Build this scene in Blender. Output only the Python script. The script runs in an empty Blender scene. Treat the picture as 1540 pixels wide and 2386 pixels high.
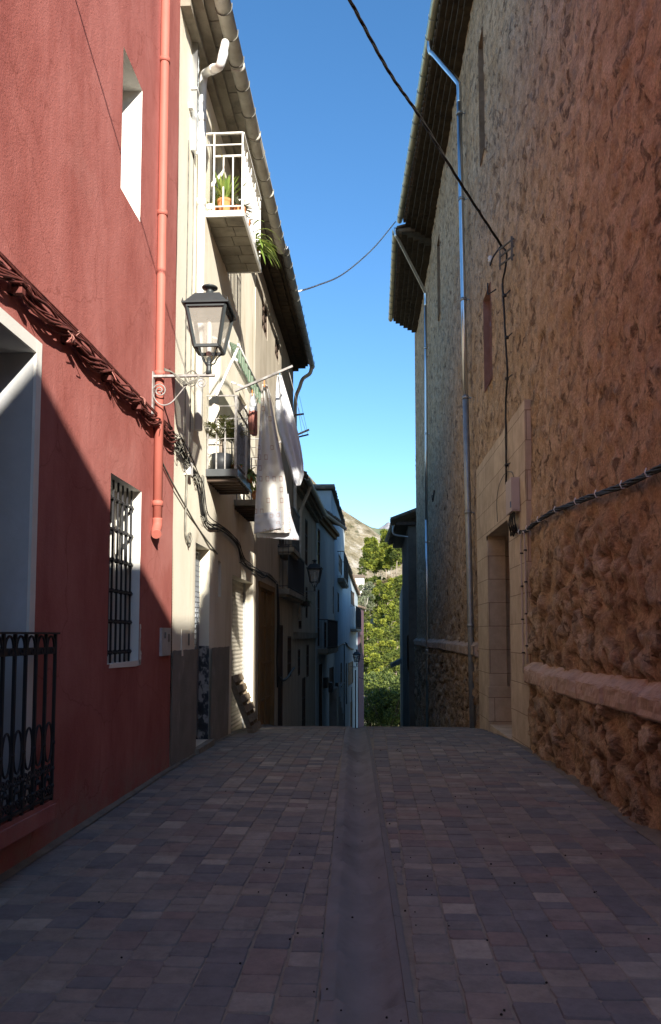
import bpy, math, random
from mathutils import Vector, Matrix, noise
random.seed(7)
rnd = random.random
def ru(a, b): return a + (b - a) * random.random()
scene = bpy.context.scene
COL = scene.collection

# ------------------------------------------------------------------ camera
FPX, HPX, WPX = 1800.0, 2385.0, 1540.0
TH = math.radians(4.1)
CYP = 1480 - FPX * math.tan(TH)
PSI = math.atan(100 * math.cos(TH) / FPX)
CAM = Vector((0, 0, 1.55))
FW = Vector((-math.sin(PSI) * math.cos(TH), math.cos(PSI) * math.cos(TH), math.sin(TH)))
RT = Vector((math.cos(PSI), math.sin(PSI), 0))
UP = RT.cross(FW)
cd_ = bpy.data.cameras.new("camera")
cam = bpy.data.objects.new("camera", cd_)
COL.objects.link(cam)
cam.matrix_world = Matrix.Translation(CAM) @ Matrix((RT, UP, -FW)).transposed().to_4x4()
cd_.sensor_fit = 'VERTICAL'
cd_.sensor_height = 24
cd_.lens = 24 * FPX / HPX
cd_.shift_y = (CYP - HPX / 2) / HPX
cd_.clip_start = 0.05
cd_.clip_end = 20000
scene.camera = cam

def ray(x, y): return FW + RT * ((x - WPX / 2) / FPX) + UP * ((CYP - y) / FPX)
def pX(x, y, X):
    d = ray(x, y); return CAM + d * ((X - CAM.x) / d.x)
def pY(x, y, Y):
    d = ray(x, y); return CAM + d * ((Y - CAM.y) / d.y)
def pZ(x, y, Z):
    d = ray(x, y); return CAM + d * ((Z - CAM.z) / d.z)

# ------------------------------------------------------------------ object helpers
ORG = {}
def thing(name, label, cat, loc=(0, 0, 0), group=None):
    o = bpy.data.objects.new(name, None)
    o.empty_display_size = 0.2
    COL.objects.link(o)
    o.location = loc
    ORG[o.name] = Vector(loc)
    return tag(o, label, cat, group)
def tag(o, label, cat, group=None):
    o["label"] = label; o["category"] = cat
    if group: o["group"] = group
    return o
def copy_tree(o, loc=None, parent=None):
    c = o.copy(); COL.objects.link(c)
    if parent: c.parent = parent
    if loc is not None: c.location = loc
    for ch in list(o.children): copy_tree(ch, None, c)
    return c

class MB:
    def __init__(s): s.v = []; s.f = []; s.m = []; s.s = []; s.a = {}
    def quad(s, *pts, m=0, sm=False):
        n = len(s.v); s.v += [Vector(p) for p in pts]; s.f.append(tuple(range(n, n + len(pts)))); s.m.append(m); s.s.append(sm)
    def hexa(s, p, m=0):
        n = len(s.v); s.v += [Vector(q) for q in p]
        for f in ((0, 3, 2, 1), (4, 5, 6, 7), (0, 1, 5, 4), (1, 2, 6, 5), (2, 3, 7, 6), (3, 0, 4, 7)):
            s.f.append(tuple(n + i for i in f)); s.m.append(m); s.s.append(False)
    def box(s, x0, x1, y0, y1, z0, z1, m=0):
        s.hexa([(x0, y0, z0), (x1, y0, z0), (x1, y1, z0), (x0, y1, z0), (x0, y0, z1), (x1, y0, z1), (x1, y1, z1), (x0, y1, z1)], m)
    def bar(s, a, b, w, h=None, up=(0, 0, 1), m=0):
        a = Vector(a); b = Vector(b); h = h or w
        d = (b - a).normalized(); r = d.cross(Vector(up))
        if r.length < 1e-4: r = d.cross(Vector((1, 0, 0)))
        r.normalize(); u = r.cross(d)
        r *= w / 2; u *= h / 2
        s.hexa([a - r - u, a + r - u, a + r + u, a - r + u, b - r - u, b + r - u, b + r + u, b - r + u], m)
    def tube(s, pts, r, n=8, m=0, cap=True):
        pts = [Vector(p) for p in pts]; k = len(pts)
        rs = r if isinstance(r, (list, tuple)) else [r] * k
        base = len(s.v); nrm = None
        for i, p in enumerate(pts):
            t = (pts[min(i + 1, k - 1)] - pts[max(i - 1, 0)])
            if t.length < 1e-9: t = Vector((0, 0, 1))
            t.normalize()
            if nrm is None:
                nrm = t.cross(Vector((0, 0, 1)))
                if nrm.length < 1e-3: nrm = t.cross(Vector((1, 0, 0)))
            nrm = (nrm - t * nrm.dot(t))
            if nrm.length < 1e-6: nrm = t.orthogonal()
            nrm.normalize(); b = t.cross(nrm)
            for j in range(n):
                a = 2 * math.pi * j / n
                s.v.append(p + (nrm * math.cos(a) + b * math.sin(a)) * rs[i])
        for i in range(k - 1):
            for j in range(n):
                s.f.append((base + i * n + j, base + i * n + (j + 1) % n, base + (i + 1) * n + (j + 1) % n, base + (i + 1) * n + j)); s.m.append(m); s.s.append(True)
        if cap:
            s.f.append(tuple(base + j for j in reversed(range(n)))); s.m.append(m); s.s.append(False)
            s.f.append(tuple(base + (k - 1) * n + j for j in range(n))); s.m.append(m); s.s.append(False)
    def lathe(s, prof, c, n=16, m=0):
        c = Vector(c); base = len(s.v)
        for r, z in prof:
            for j in range(n):
                a = 2 * math.pi * j / n
                s.v.append(c + Vector((r * math.cos(a), r * math.sin(a), z)))
        for i in range(len(prof) - 1):
            for j in range(n):
                s.f.append((base + i * n + j, base + i * n + (j + 1) % n, base + (i + 1) * n + (j + 1) % n, base + (i + 1) * n + j)); s.m.append(m); s.s.append(True)
    def grid(s, fn, us, vs, skip=None, m=0, sm=True, attrs=None):
        base = len(s.v); nu = len(us); nv = len(vs); used = {}
        for i in range(nu - 1):
            for j in range(nv - 1):
                if skip and skip((us[i] + us[i + 1]) / 2, (vs[j] + vs[j + 1]) / 2): continue
                q = []
                for (a, b) in ((i, j), (i + 1, j), (i + 1, j + 1), (i, j + 1)):
                    if (a, b) not in used:
                        used[(a, b)] = len(s.v); s.v.append(Vector(fn(us[a], vs[b])))
                    q.append(used[(a, b)])
                s.f.append(tuple(q)); s.m.append(m); s.s.append(sm)
    def build(s, name, mats, parent=None, loc=None, attr=None, fattr=None):
        if not isinstance(mats, (list, tuple)): mats = [mats]
        if parent is not None: org = ORG[parent.name]
        else: org = Vector(loc) if loc is not None else Vector((0, 0, 0))
        me = bpy.data.meshes.new(name)
        me.from_pydata([tuple(p - org) for p in s.v], [], s.f)
        for mt in mats: me.materials.append(mt)
        me.polygons.foreach_set("material_index", s.m)
        me.polygons.foreach_set("use_smooth", s.s)
        if fattr:
            for k, vals in fattr.items():
                at = me.attributes.new(k, 'FLOAT', 'FACE'); at.data.foreach_set("value", vals)
        if attr:
            for k, vals in attr.items():
                at = me.attributes.new(k, 'FLOAT', 'POINT'); at.data.foreach_set("value", vals)
        me.update()
        o = bpy.data.objects.new(name, me); COL.objects.link(o)
        if parent is not None: o.parent = parent
        else: o.location = org
        ORG[o.name] = org
        return o
def struct(o, k='structure'):
    o["kind"] = k; return o
def frange(a, b, st):
    n = max(1, int(round((b - a) / st))); return [a + (b - a) * i / n for i in range(n + 1)]
def smooth(x, a, b):
    t = max(0.0, min(1.0, (x - a) / (b - a))); return t * t * (3 - 2 * t)
def spline(pts, n=8):
    pts = [Vector(p) for p in pts]; out = []
    P = [pts[0] * 2 - pts[1]] + pts + [pts[-1] * 2 - pts[-2]]
    for i in range(1, len(P) - 2):
        a, b, c, d = P[i - 1], P[i], P[i + 1], P[i + 2]
        for k in range(n):
            t = k / n
            out.append(0.5 * ((2 * b) + (c - a) * t + (2 * a - 5 * b + 4 * c - d) * t * t + (3 * b - a - 3 * c + d) * t ** 3))
    out.append(pts[-1]); return out

# ------------------------------------------------------------------ materials
def ramp(nt, stops):
    r = nt.nodes.new('ShaderNodeValToRGB'); e = r.color_ramp.elements
    while len(e) < len(stops): e.new(0.5)
    for i, (p, c) in enumerate(stops):
        e[i].position = p; e[i].color = (c[0], c[1], c[2], 1)
    return r
def newmat(name):
    m = bpy.data.materials.new(name); m.use_nodes = True
    nt = m.node_tree; return m, nt, nt.nodes['Principled BSDF']
def N(nt, t, **kw):
    n = nt.nodes.new(t)
    for k, v in kw.items():
        if k in n.inputs: n.inputs[k].default_value = v
        else: setattr(n, k, v)
    return n
def mixc(nt, fac, a, b, mode='MIX'):
    n = nt.nodes.new('ShaderNodeMix'); n.data_type = 'RGBA'; n.blend_type = mode
    for s, i in ((fac, 0), (a, 6), (b, 7)):
        if isinstance(s, (int, float)): n.inputs[i].default_value = s
        elif isinstance(s, tuple): n.inputs[i].default_value = (*s, 1) if len(s) == 3 else s
        else: nt.links.new(s, n.inputs[i])
    return n.outputs[2]
def coords(nt, stretch=(1, 1, 1)):
    tc = nt.nodes.new('ShaderNodeTexCoord'); mp = nt.nodes.new('ShaderNodeMapping')
    mp.inputs['Scale'].default_value = stretch
    nt.links.new(tc.outputs['Object'], mp.inputs['Vector']); return mp.outputs[0]
def noisetex(nt, vec, scale, detail=6, rough=0.6, dist=0.0):
    n = N(nt, 'ShaderNodeTexNoise', Scale=scale, Detail=detail, Roughness=rough, Distortion=dist)
    nt.links.new(vec, n.inputs['Vector']); return n.outputs[0]
def mat(name, stops, scale=3.0, detail=8, rough=0.85, bump=0.0, bscale=40.0, bdist=0.01, metal=0.0, stretch=(1, 1, 1), stain=None, spec=0.3, bstretch=(1, 1, 1), b2=None):
    m, nt, p = newmat(name); L = nt.links.new
    if isinstance(stops, tuple): stops = [(0.3, tuple(c * 0.88 for c in stops)), (0.7, tuple(min(1, c * 1.08) for c in stops))]
    vec = coords(nt, stretch)
    r = ramp(nt, stops); L(noisetex(nt, vec, scale, detail), r.inputs[0]); col = r.outputs[0]
    if stain:
        sc, lo, hi, c, amt, sst = stain
        sv = coords(nt, sst); rr = ramp(nt, [(lo, (0, 0, 0)), (hi, (amt, amt, amt))]); L(noisetex(nt, sv, sc, 6, .65, .3), rr.inputs[0])
        col = mixc(nt, rr.outputs[0], col, c)
    L(col, p.inputs['Base Color'])
    p.inputs['Roughness'].default_value = rough; p.inputs['Metallic'].default_value = metal
    p.inputs['Specular IOR Level'].default_value = spec
    if bump:
        bv = coords(nt, bstretch); b = N(nt, 'ShaderNodeBump', Strength=bump, Distance=bdist); h = noisetex(nt, bv, bscale, 6, .6)
        if b2:
            h2 = noisetex(nt, bv, b2[0], 3, .5); ad = N(nt, 'ShaderNodeMath', operation='MULTIPLY_ADD'); L(h2, ad.inputs[0]); ad.inputs[1].default_value = b2[1]; L(h, ad.inputs[2]); h = ad.outputs[0]
        L(h, b.inputs['Height']); L(b.outputs[0], p.inputs['Normal'])
    return m
def amat(name, stops, rough=0.7, transl=0.0, attr='rnd', nscale=0, spec=0.3, bump=0, bscale=60, bdist=.004):
    m, nt, p = newmat(name); L = nt.links.new
    a = nt.nodes.new('ShaderNodeAttribute'); a.attribute_name = attr
    r = ramp(nt, stops); L(a.outputs['Fac'], r.inputs[0]); col = r.outputs[0]
    if nscale:
        v = coords(nt); rr = ramp(nt, [(.3, (.66, .65, .65)), (.5, (.98, .98, .97)), (.7, (1.28, 1.26, 1.22))]); L(noisetex(nt, v, nscale, 12, .78), rr.inputs[0])
        col = mixc(nt, 1.0, col, rr.outputs[0], 'MULTIPLY')
    L(col, p.inputs['Base Color']); p.inputs['Roughness'].default_value = rough; p.inputs['Specular IOR Level'].default_value = spec
    if bump:
        b = N(nt, 'ShaderNodeBump', Strength=bump, Distance=bdist); L(noisetex(nt, coords(nt), bscale, 6), b.inputs['Height']); L(b.outputs[0], p.inputs['Normal'])
    if transl:
        t = nt.nodes.new('ShaderNodeBsdfTranslucent'); L(col, t.inputs[0]); mx = nt.nodes.new('ShaderNodeMixShader'); mx.inputs[0].default_value = transl
        out = nt.nodes['Material Output']; L(p.outputs[0], mx.inputs[1]); L(t.outputs[0], mx.inputs[2]); L(mx.outputs[0], out.inputs[0])
    return m

RED0 = mat('red_ledge_paint', [(.28, (.32, .083, .074)), (.5, (.39, .112, .10)), (.72, (.46, .15, .132))], scale=1.6, detail=10, rough=.9, bump=.55, bscale=55, bdist=.012, stretch=(1, 1, .55), stain=(.9, .52, .72, (.29, .075, .068), .6, (1, 1, .25)), b2=(7, 1.2))
def red_mat():
    m, nt, p = newmat('red_stucco'); L = nt.links.new; v = coords(nt); vs = coords(nt, (1, 1, .16)); vl = coords(nt, (1, 1, .5))
    r = ramp(nt, [(.3, (.29, .082, .066)), (.48, (.37, .122, .102)), (.62, (.42, .152, .13)), (.78, (.46, .19, .163))]); L(noisetex(nt, vl, 1.3, 12, .7), r.inputs[0]); col = r.outputs[0]
    r2 = ramp(nt, [(.5, (0, 0, 0)), (.72, (.6, .6, .6))]); L(noisetex(nt, vs, 2.6, 7, .65, .4), r2.inputs[0]); col = mixc(nt, r2.outputs[0], col, (.26, .07, .06))
    r3 = ramp(nt, [(.56, (0, 0, 0)), (.74, (.5, .5, .5))]); L(noisetex(nt, v, .55, 6, .6, .5), r3.inputs[0]); col = mixc(nt, r3.outputs[0], col, (.48, .215, .185))
    sep = nt.nodes.new('ShaderNodeSeparateXYZ'); L(v, sep.inputs[0]); mr = N(nt, 'ShaderNodeMapRange'); mr.inputs[1].default_value = .0; mr.inputs[2].default_value = .55; mr.inputs[3].default_value = .75; mr.inputs[4].default_value = 0; L(sep.outputs[2], mr.inputs[0])
    r4 = ramp(nt, [(.38, (0, 0, 0)), (.66, (1, 1, 1))]); L(noisetex(nt, v, 3.5, 9, .7), r4.inputs[0]); mu = N(nt, 'ShaderNodeMath', operation='MULTIPLY'); L(mr.outputs[0], mu.inputs[0]); L(r4.outputs[0], mu.inputs[1]); col = mixc(nt, mu.outputs[0], col, (.30, .22, .17))
    vo = N(nt, 'ShaderNodeTexVoronoi', Scale=.7); vo.feature = 'DISTANCE_TO_EDGE'; nz = N(nt, 'ShaderNodeTexNoise', Scale=2.5, Detail=6.0); L(v, nz.inputs['Vector']); sc = N(nt, 'ShaderNodeVectorMath', operation='SCALE'); sc.inputs[3].default_value = .5; L(nz.outputs['Color'], sc.inputs[0]); ad = N(nt, 'ShaderNodeVectorMath', operation='ADD'); L(v, ad.inputs[0]); L(sc.outputs[0], ad.inputs[1]); L(ad.outputs[0], vo.inputs['Vector'])
    rc = ramp(nt, [(.0, (.55, .55, .55)), (.006, (0, 0, 0))]); L(vo.outputs['Distance'], rc.inputs[0]); col = mixc(nt, rc.outputs[0], col, (.22, .06, .045))
    L(col, p.inputs['Base Color']); p.inputs['Roughness'].default_value = .92; p.inputs['Specular IOR Level'].default_value = .2
    h1 = noisetex(nt, v, 60, 5, .6); h2 = noisetex(nt, v, 9, 4, .55); mm = N(nt, 'ShaderNodeMath', operation='MULTIPLY_ADD'); L(h2, mm.inputs[0]); mm.inputs[1].default_value = 1.1; L(h1, mm.inputs[2])
    b = N(nt, 'ShaderNodeBump', Strength=.42, Distance=.011); L(mm.outputs[0], b.inputs['Height']); L(b.outputs[0], p.inputs['Normal']); return m
RED = red_mat()
REDPIPE = mat('salmon_paint', [(.3, (.38, .108, .08)), (.7, (.47, .15, .112))], scale=4, rough=.62, spec=.3, stretch=(1, 1, .3), stain=(6, .6, .7, (.33, .12, .085), .6, (1, 1, .4)))
REDCABLE = mat('red_painted_cable', [(.3, (.06, .018, .015)), (.6, (.16, .045, .036)), (.8, (.28, .09, .07))], scale=14, rough=.6)
WHITEP = mat('white_plaster', [(.3, (.68, .66, .6)), (.7, (.8, .78, .72))], scale=2.5, rough=.9, bump=.3, bscale=50, bdist=.006)
GREYP = mat('grey_white_plaster', [(.3, (.40, .40, .40)), (.7, (.5, .5, .49))], scale=2, rough=.9, bump=.25, bscale=45, bdist=.006, stain=(1.4, .55, .7, (.56, .57, .6), .8, (1, 1, .6)))
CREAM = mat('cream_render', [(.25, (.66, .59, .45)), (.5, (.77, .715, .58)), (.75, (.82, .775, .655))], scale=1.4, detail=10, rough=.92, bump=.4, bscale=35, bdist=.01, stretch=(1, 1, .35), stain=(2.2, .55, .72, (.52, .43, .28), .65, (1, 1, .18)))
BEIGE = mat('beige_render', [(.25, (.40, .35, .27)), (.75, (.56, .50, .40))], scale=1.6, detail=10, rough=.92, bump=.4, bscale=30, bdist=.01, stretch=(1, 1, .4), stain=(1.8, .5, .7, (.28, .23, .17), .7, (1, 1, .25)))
PALEBLUE = mat('pale_blue_limewash', [(.25, (.33, .39, .42)), (.75, (.46, .51, .53))], scale=1.2, detail=9, rough=.92, bump=.3, bscale=25, bdist=.01, stretch=(1, 1, .35), stain=(.9, .55, .72, (.34, .36, .36), .6, (1, 1, .2)))
PINK = mat('mauve_render', (.12, .065, .08), rough=.9, scale=2)
OCHRE = mat('ochre_render', [(.3, (.20, .118, .045)), (.7, (.27, .165, .07))], scale=2, rough=.9, bump=.3, bscale=30)
CEMENT = mat('grey_cement_dado', [(.25, (.18, .17, .15)), (.75, (.28, .265, .235))], scale=2.2, detail=10, rough=.95, bump=.4, bscale=30, bdist=.01, stain=(2.5, .58, .68, (.36, .34, .3), .7, (1, 1, .6)))
CONC = mat('weathered_concrete', [(.25, (.16, .135, .10)), (.5, (.27, .24, .185)), (.75, (.38, .345, .275))], scale=2.6, detail=10, rough=.92, bump=.4, bscale=20, bdist=.01, stain=(1.3, .55, .7, (.09, .075, .06), .75, (1, 1, 1)))
PVC = mat('dirty_white_plastic', [(.3, (.50, .47, .39)), (.7, (.70, .68, .60))], scale=5, rough=.5, stain=(3, .56, .7, (.22, .19, .15), .6, (1, 1, 1)))
WPVC = mat('white_plastic_pipe', (.78, .77, .73), rough=.4, scale=4)
GALV = mat('galvanised_steel', [(.3, (.55, .57, .58)), (.7, (.72, .74, .75))], scale=9, rough=.28, metal=1.0, stretch=(1, 1, .2))
DULLGALV = mat('dull_zinc', [(.3, (.30, .31, .31)), (.7, (.42, .43, .43))], scale=6, rough=.5, metal=.7)
BRASSY = mat('weathered_zinc_gutter', [(.3, (.42, .39, .26)), (.7, (.62, .58, .42))], scale=4, rough=.42, metal=.7)
IRON = mat('black_iron', (.018, .018, .02), rough=.55, spec=.5, scale=20)
IRONG = mat('grey_painted_iron', [(.3, (.10, .10, .085)), (.7, (.19, .18, .155))], scale=8, rough=.6)
LAMPP = mat('dark_green_grey_lamp_paint', (.035, .042, .044), rough=.45, spec=.5, scale=10)
STEELD = mat('dark_steel_edge', (.06, .066, .07), rough=.35, spec=.6, scale=9)
GREYIRON = mat('pale_grey_rusty_iron', [(.3, (.17, .15, .13)), (.6, (.33, .32, .31))], scale=16, rough=.6)
WHITEIRON = mat('white_paint_rust', [(.3, (.36, .21, .10)), (.42, (.72, .69, .62)), (.8, (.8, .78, .74))], scale=11, rough=.55)
DARK = mat('dark_interior', (.012, .012, .013), rough=.6)
GLASSD = mat('dark_window_glass', (.02, .024, .03), rough=.08, spec=.5)
WOODD = mat('dark_door_wood', [(.3, (.045, .03, .022)), (.7, (.09, .058, .04))], scale=6, rough=.7, stretch=(1, 1, .15))
WOODP = mat('weathered_pallet_wood', [(.25, (.16, .12, .08)), (.75, (.32, .25, .17))], scale=7, rough=.9, stretch=(.3, 1, 3), bump=.3, bscale=40)
TERRA = mat('terracotta', [(.3, (.46, .17, .06)), (.7, (.58, .24, .09))], scale=8, rough=.85)
BLACKPL = mat('black_plastic_pot', (.03, .032, .036), rough=.5)
BLACKCABLE = mat('black_cable_sheath', (.02, .019, .018), rough=.55)
GREYCABLE = mat('grey_cable_sheath', [(.3, (.07, .068, .058)), (.7, (.24, .23, .19))], scale=10, rough=.6)
WHITECABLE = mat('white_cable_sheath', (.86, .86, .84), rough=.6)
TILE = mat('clay_roof_tile', [(.2, (.08, .065, .05)), (.5, (.17, .12, .085)), (.8, (.27, .21, .155))], scale=3.5, detail=8, rough=.92, bump=.4, bscale=25, stain=(5, .55, .7, (.16, .15, .12), .7, (1, 1, 1)))
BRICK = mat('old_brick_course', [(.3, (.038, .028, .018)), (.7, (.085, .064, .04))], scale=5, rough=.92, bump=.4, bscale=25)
SHUTTER = mat('roller_shutter_paint', [(.25, (.34, .31, .25)), (.75, (.52, .485, .41))], scale=3, rough=.55, spec=.4, stain=(4, .55, .7, (.24, .2, .15), .6, (1, 1, .5)))
BOXPL = mat('pinkish_grey_box', (.56, .46, .40), rough=.6)
METERP = mat('meter_box_paint', [(.3, (.42, .40, .36)), (.7, (.56, .54, .50))], scale=6, rough=.6)
HUBMETAL = mat('chain_strand_metal', (.26, .28, .30), rough=.4, metal=.7)
SEEDM = mat('black_seed', (.012, .01, .009), rough=.7)
LEAF = amat('strap_leaf', [(0, (.12, .19, .035)), (.5, (.22, .31, .06)), (1, (.38, .42, .12))], rough=.5, transl=.25)
PALM = amat('palm_leaf', [(0, (.08, .11, .025)), (.6, (.17, .2, .055)), (1, (.34, .3, .13))], rough=.5, transl=.2)
PINE = amat('pine_needles', [(0, (.04, .062, .014)), (.35, (.12, .155, .024)), (.7, (.25, .28, .035)), (1, (.36, .36, .055))], rough=.7, transl=.3)
PINED = amat('pine_needles_deep_shade', [(0, (.03, .05, .014)), (.5, (.09, .12, .024)), (1, (.2, .22, .04))], rough=.7, transl=.3)  # deeper green, also standing for shaded trees and the shadow beneath them
OLIVE = amat('grey_green_leaves', [(0, (.09, .11, .06)), (.6, (.17, .19, .11)), (1, (.26, .27, .18))], rough=.7, transl=.25)
SHRUB = amat('shrub_leaves', [(0, (.025, .042, .012)), (.5, (.075, .105, .022)), (1, (.24, .27, .05))], rough=.6, transl=.25)
CYPRESS = amat('cypress_scales', [(0, (.02, .035, .012)), (1, (.05, .075, .025))], rough=.8)
BARK = mat('pale_pine_bark', [(.3, (.20, .155, .12)), (.7, (.36, .30, .24))], scale=5, rough=.95, stretch=(1, 1, .3))
PALEBARK = mat('bleached_bark', [(.3, (.36, .32, .27)), (.7, (.52, .48, .42))], scale=5, rough=.95)
PAVER = amat('tumbled_pavers', [(0, (.215, .207, .20)), (.15, (.15, .15, .156)), (.3, (.26, .234, .205)), (.45, (.25, .192, .168)), (.58, (.172, .17, .172)), (.72, (.29, .25, .205)), (.88, (.22, .208, .193)), (1, (.38, .34, .28))], rough=.82, nscale=6, spec=.25, bump=.5, bscale=70, bdist=.004)
def add_dirt(m):
    # trodden grey dust and stains spread across many stones
    nt = m.node_tree; L = nt.links.new; p = nt.nodes['Principled BSDF']; src = p.inputs['Base Color'].links[0].from_socket; v = coords(nt)
    r = ramp(nt, [(.42, (0, 0, 0)), (.68, (.35, .35, .35))]); L(noisetex(nt, v, .9, 9, .7, .4), r.inputs[0]); c = mixc(nt, r.outputs[0], src, (.20, .18, .16))
    r = ramp(nt, [(.58, (0, 0, 0)), (.7, (.6, .6, .6))]); L(noisetex(nt, v, 2.3, 8, .7, .6), r.inputs[0]); c = mixc(nt, r.outputs[0], c, (.095, .085, .08)); L(c, p.inputs['Base Color'])
add_dirt(PAVER)
MORTAR = mat('sandy_joint_fill', [(.3, (.20, .175, .14)), (.7, (.31, .275, .215))], scale=8, rough=.95, bump=.4, bscale=80)
FOOT = mat('dusty_wall_foot', [(.3, (.13, .115, .09)), (.7, (.24, .21, .165))], scale=5, detail=10, rough=.95, bump=.5, bscale=40)
DRAIN = mat('concrete_drain', [(.3, (.175, .17, .165)), (.7, (.25, .243, .235))], scale=3, detail=10, rough=.8, bump=.35, bscale=60, bdist=.004, stain=(1.6, .52, .7, (.10, .092, .085), .8, (1, .4, 1)))
add_dirt(DRAIN)
CURB = mat('concrete_drain_lip', (.19, .182, .17), rough=.85, scale=4, bump=.3, bscale=60)
SOIL = mat('dry_grass_soil', [(.3, (.08, .075, .03)), (.5, (.16, .135, .065)), (.75, (.30, .25, .15))], scale=.35, detail=10, rough=.95)
def glass(name, tint, alpha, rough=.15):
    m, nt, p = newmat(name); L = nt.links.new
    v = coords(nt); r = ramp(nt, [(.3, tuple(c * .85 for c in tint)), (.7, tint)]); L(noisetex(nt, v, 6), r.inputs[0]); L(r.outputs[0], p.inputs['Base Color'])
    p.inputs['Roughness'].default_value = rough; p.inputs['Alpha'].default_value = alpha; p.inputs['Specular IOR Level'].default_value = .5
    return m
LGLASS = glass('frosted_lamp_glass', (.5, .47, .41), .3)
BULBM = mat('white_lamp_tube', (.85, .84, .8), rough=.35)

def awning_mat():
    m, nt, p = newmat('striped_awning_cloth'); L = nt.links.new
    tc = nt.nodes.new('ShaderNodeTexCoord'); w = N(nt, 'ShaderNodeTexWave', Scale=4.2, Distortion=.15); w.bands_direction = 'Y'
    L(tc.outputs['Object'], w.inputs['Vector']); r = ramp(nt, [(.42, (.13, .31, .17)), (.5, (.55, .62, .5))]); L(w.outputs[0], r.inputs[0])
    L(r.outputs[0], p.inputs['Base Color']); p.inputs['Roughness'].default_value = .85
    t = nt.nodes.new('ShaderNodeBsdfTranslucent'); L(r.outputs[0], t.inputs[0]); mx = nt.nodes.new('ShaderNodeMixShader'); mx.inputs[0].default_value = .3
    L(p.outputs[0], mx.inputs[1]); L(t.outputs[0], mx.inputs[2]); L(mx.outputs[0], nt.nodes['Material Output'].inputs[0]); return m
AWN = awning_mat()
def cloth_mat(name, base, pattern=None, transl=.3):
    m, nt, p = newmat(name); L = nt.links.new
    v = coords(nt); r = ramp(nt, [(.3, tuple(c * .9 for c in base)), (.7, base)]); L(noisetex(nt, v, 14), r.inputs[0]); col = r.outputs[0]
    if pattern:
        uv = nt.nodes.new('ShaderNodeUVMap'); uv.uv_map = 'cloth_uv'
        # small outlined squares, one per cell, some cells empty
        sep = nt.nodes.new('ShaderNodeSeparateXYZ'); sc = N(nt, 'ShaderNodeVectorMath', operation='SCALE'); sc.inputs[3].default_value = 9.0
        L(uv.outputs[0], sc.inputs[0]); fl = N(nt, 'ShaderNodeVectorMath', operation='FLOOR'); L(sc.outputs[0], fl.inputs[0])
        wn = nt.nodes.new('ShaderNodeTexWhiteNoise'); wn.noise_dimensions = '2D'; L(fl.outputs[0], wn.inputs['Vector'])
        fr = N(nt, 'ShaderNodeVectorMath', operation='FRACTION'); L(sc.outputs[0], fr.inputs[0])
        off = N(nt, 'ShaderNodeVectorMath', operation='SUBTRACT'); L(fr.outputs[0], off.inputs[0]); off.inputs[1].default_value = (.5, .5, 0)
        ab = N(nt, 'ShaderNodeVectorMath', operation='ABSOLUTE'); L(off.outputs[0], ab.inputs[0]); L(ab.outputs[0], sep.inputs[0])
        mxm = N(nt, 'ShaderNodeMath', operation='MAXIMUM'); L(sep.outputs[0], mxm.inputs[0]); L(sep.outputs[1], mxm.inputs[1])
        rr = ramp(nt, [(0, (0, 0, 0)), (.17, (1, 1, 1)), (.235, (0, 0, 0))]); rr.color_ramp.interpolation = 'CONSTANT'; L(mxm.outputs[0], rr.inputs[0])
        gt = N(nt, 'ShaderNodeMath', operation='GREATER_THAN'); L(wn.outputs[0], gt.inputs[0]); gt.inputs[1].default_value = .5
        mu = N(nt, 'ShaderNodeMath', operation='MULTIPLY'); L(rr.outputs[0], mu.inputs[0]); L(gt.outputs[0], mu.inputs[1])
        col = mixc(nt, mu.outputs[0], col, pattern)
    L(col, p.inputs['Base Color']); p.inputs['Roughness'].default_value = .9; p.inputs['Specular IOR Level'].default_value = .1
    t = nt.nodes.new('ShaderNodeBsdfTranslucent'); L(col, t.inputs[0]); mx = nt.nodes.new('ShaderNodeMixShader'); mx.inputs[0].default_value = transl
    L(p.outputs[0], mx.inputs[1]); L(t.outputs[0], mx.inputs[2]); L(mx.outputs[0], nt.nodes['Material Output'].inputs[0]); return m
SHEETM = cloth_mat('beige_cotton_squares', (.75, .735, .69), (.46, .32, .27))
HEMM = cloth_mat('bluish_cotton_hem', (.55, .57, .62), (.46, .34, .32))
SHIRTM = cloth_mat('white_cotton', (.80, .81, .83))
REDCLOTH = cloth_mat('faded_red_cloth', (.46, .2, .16)); GREYCLOTH = cloth_mat('pale_grey_cloth', (.6, .62, .64))

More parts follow.
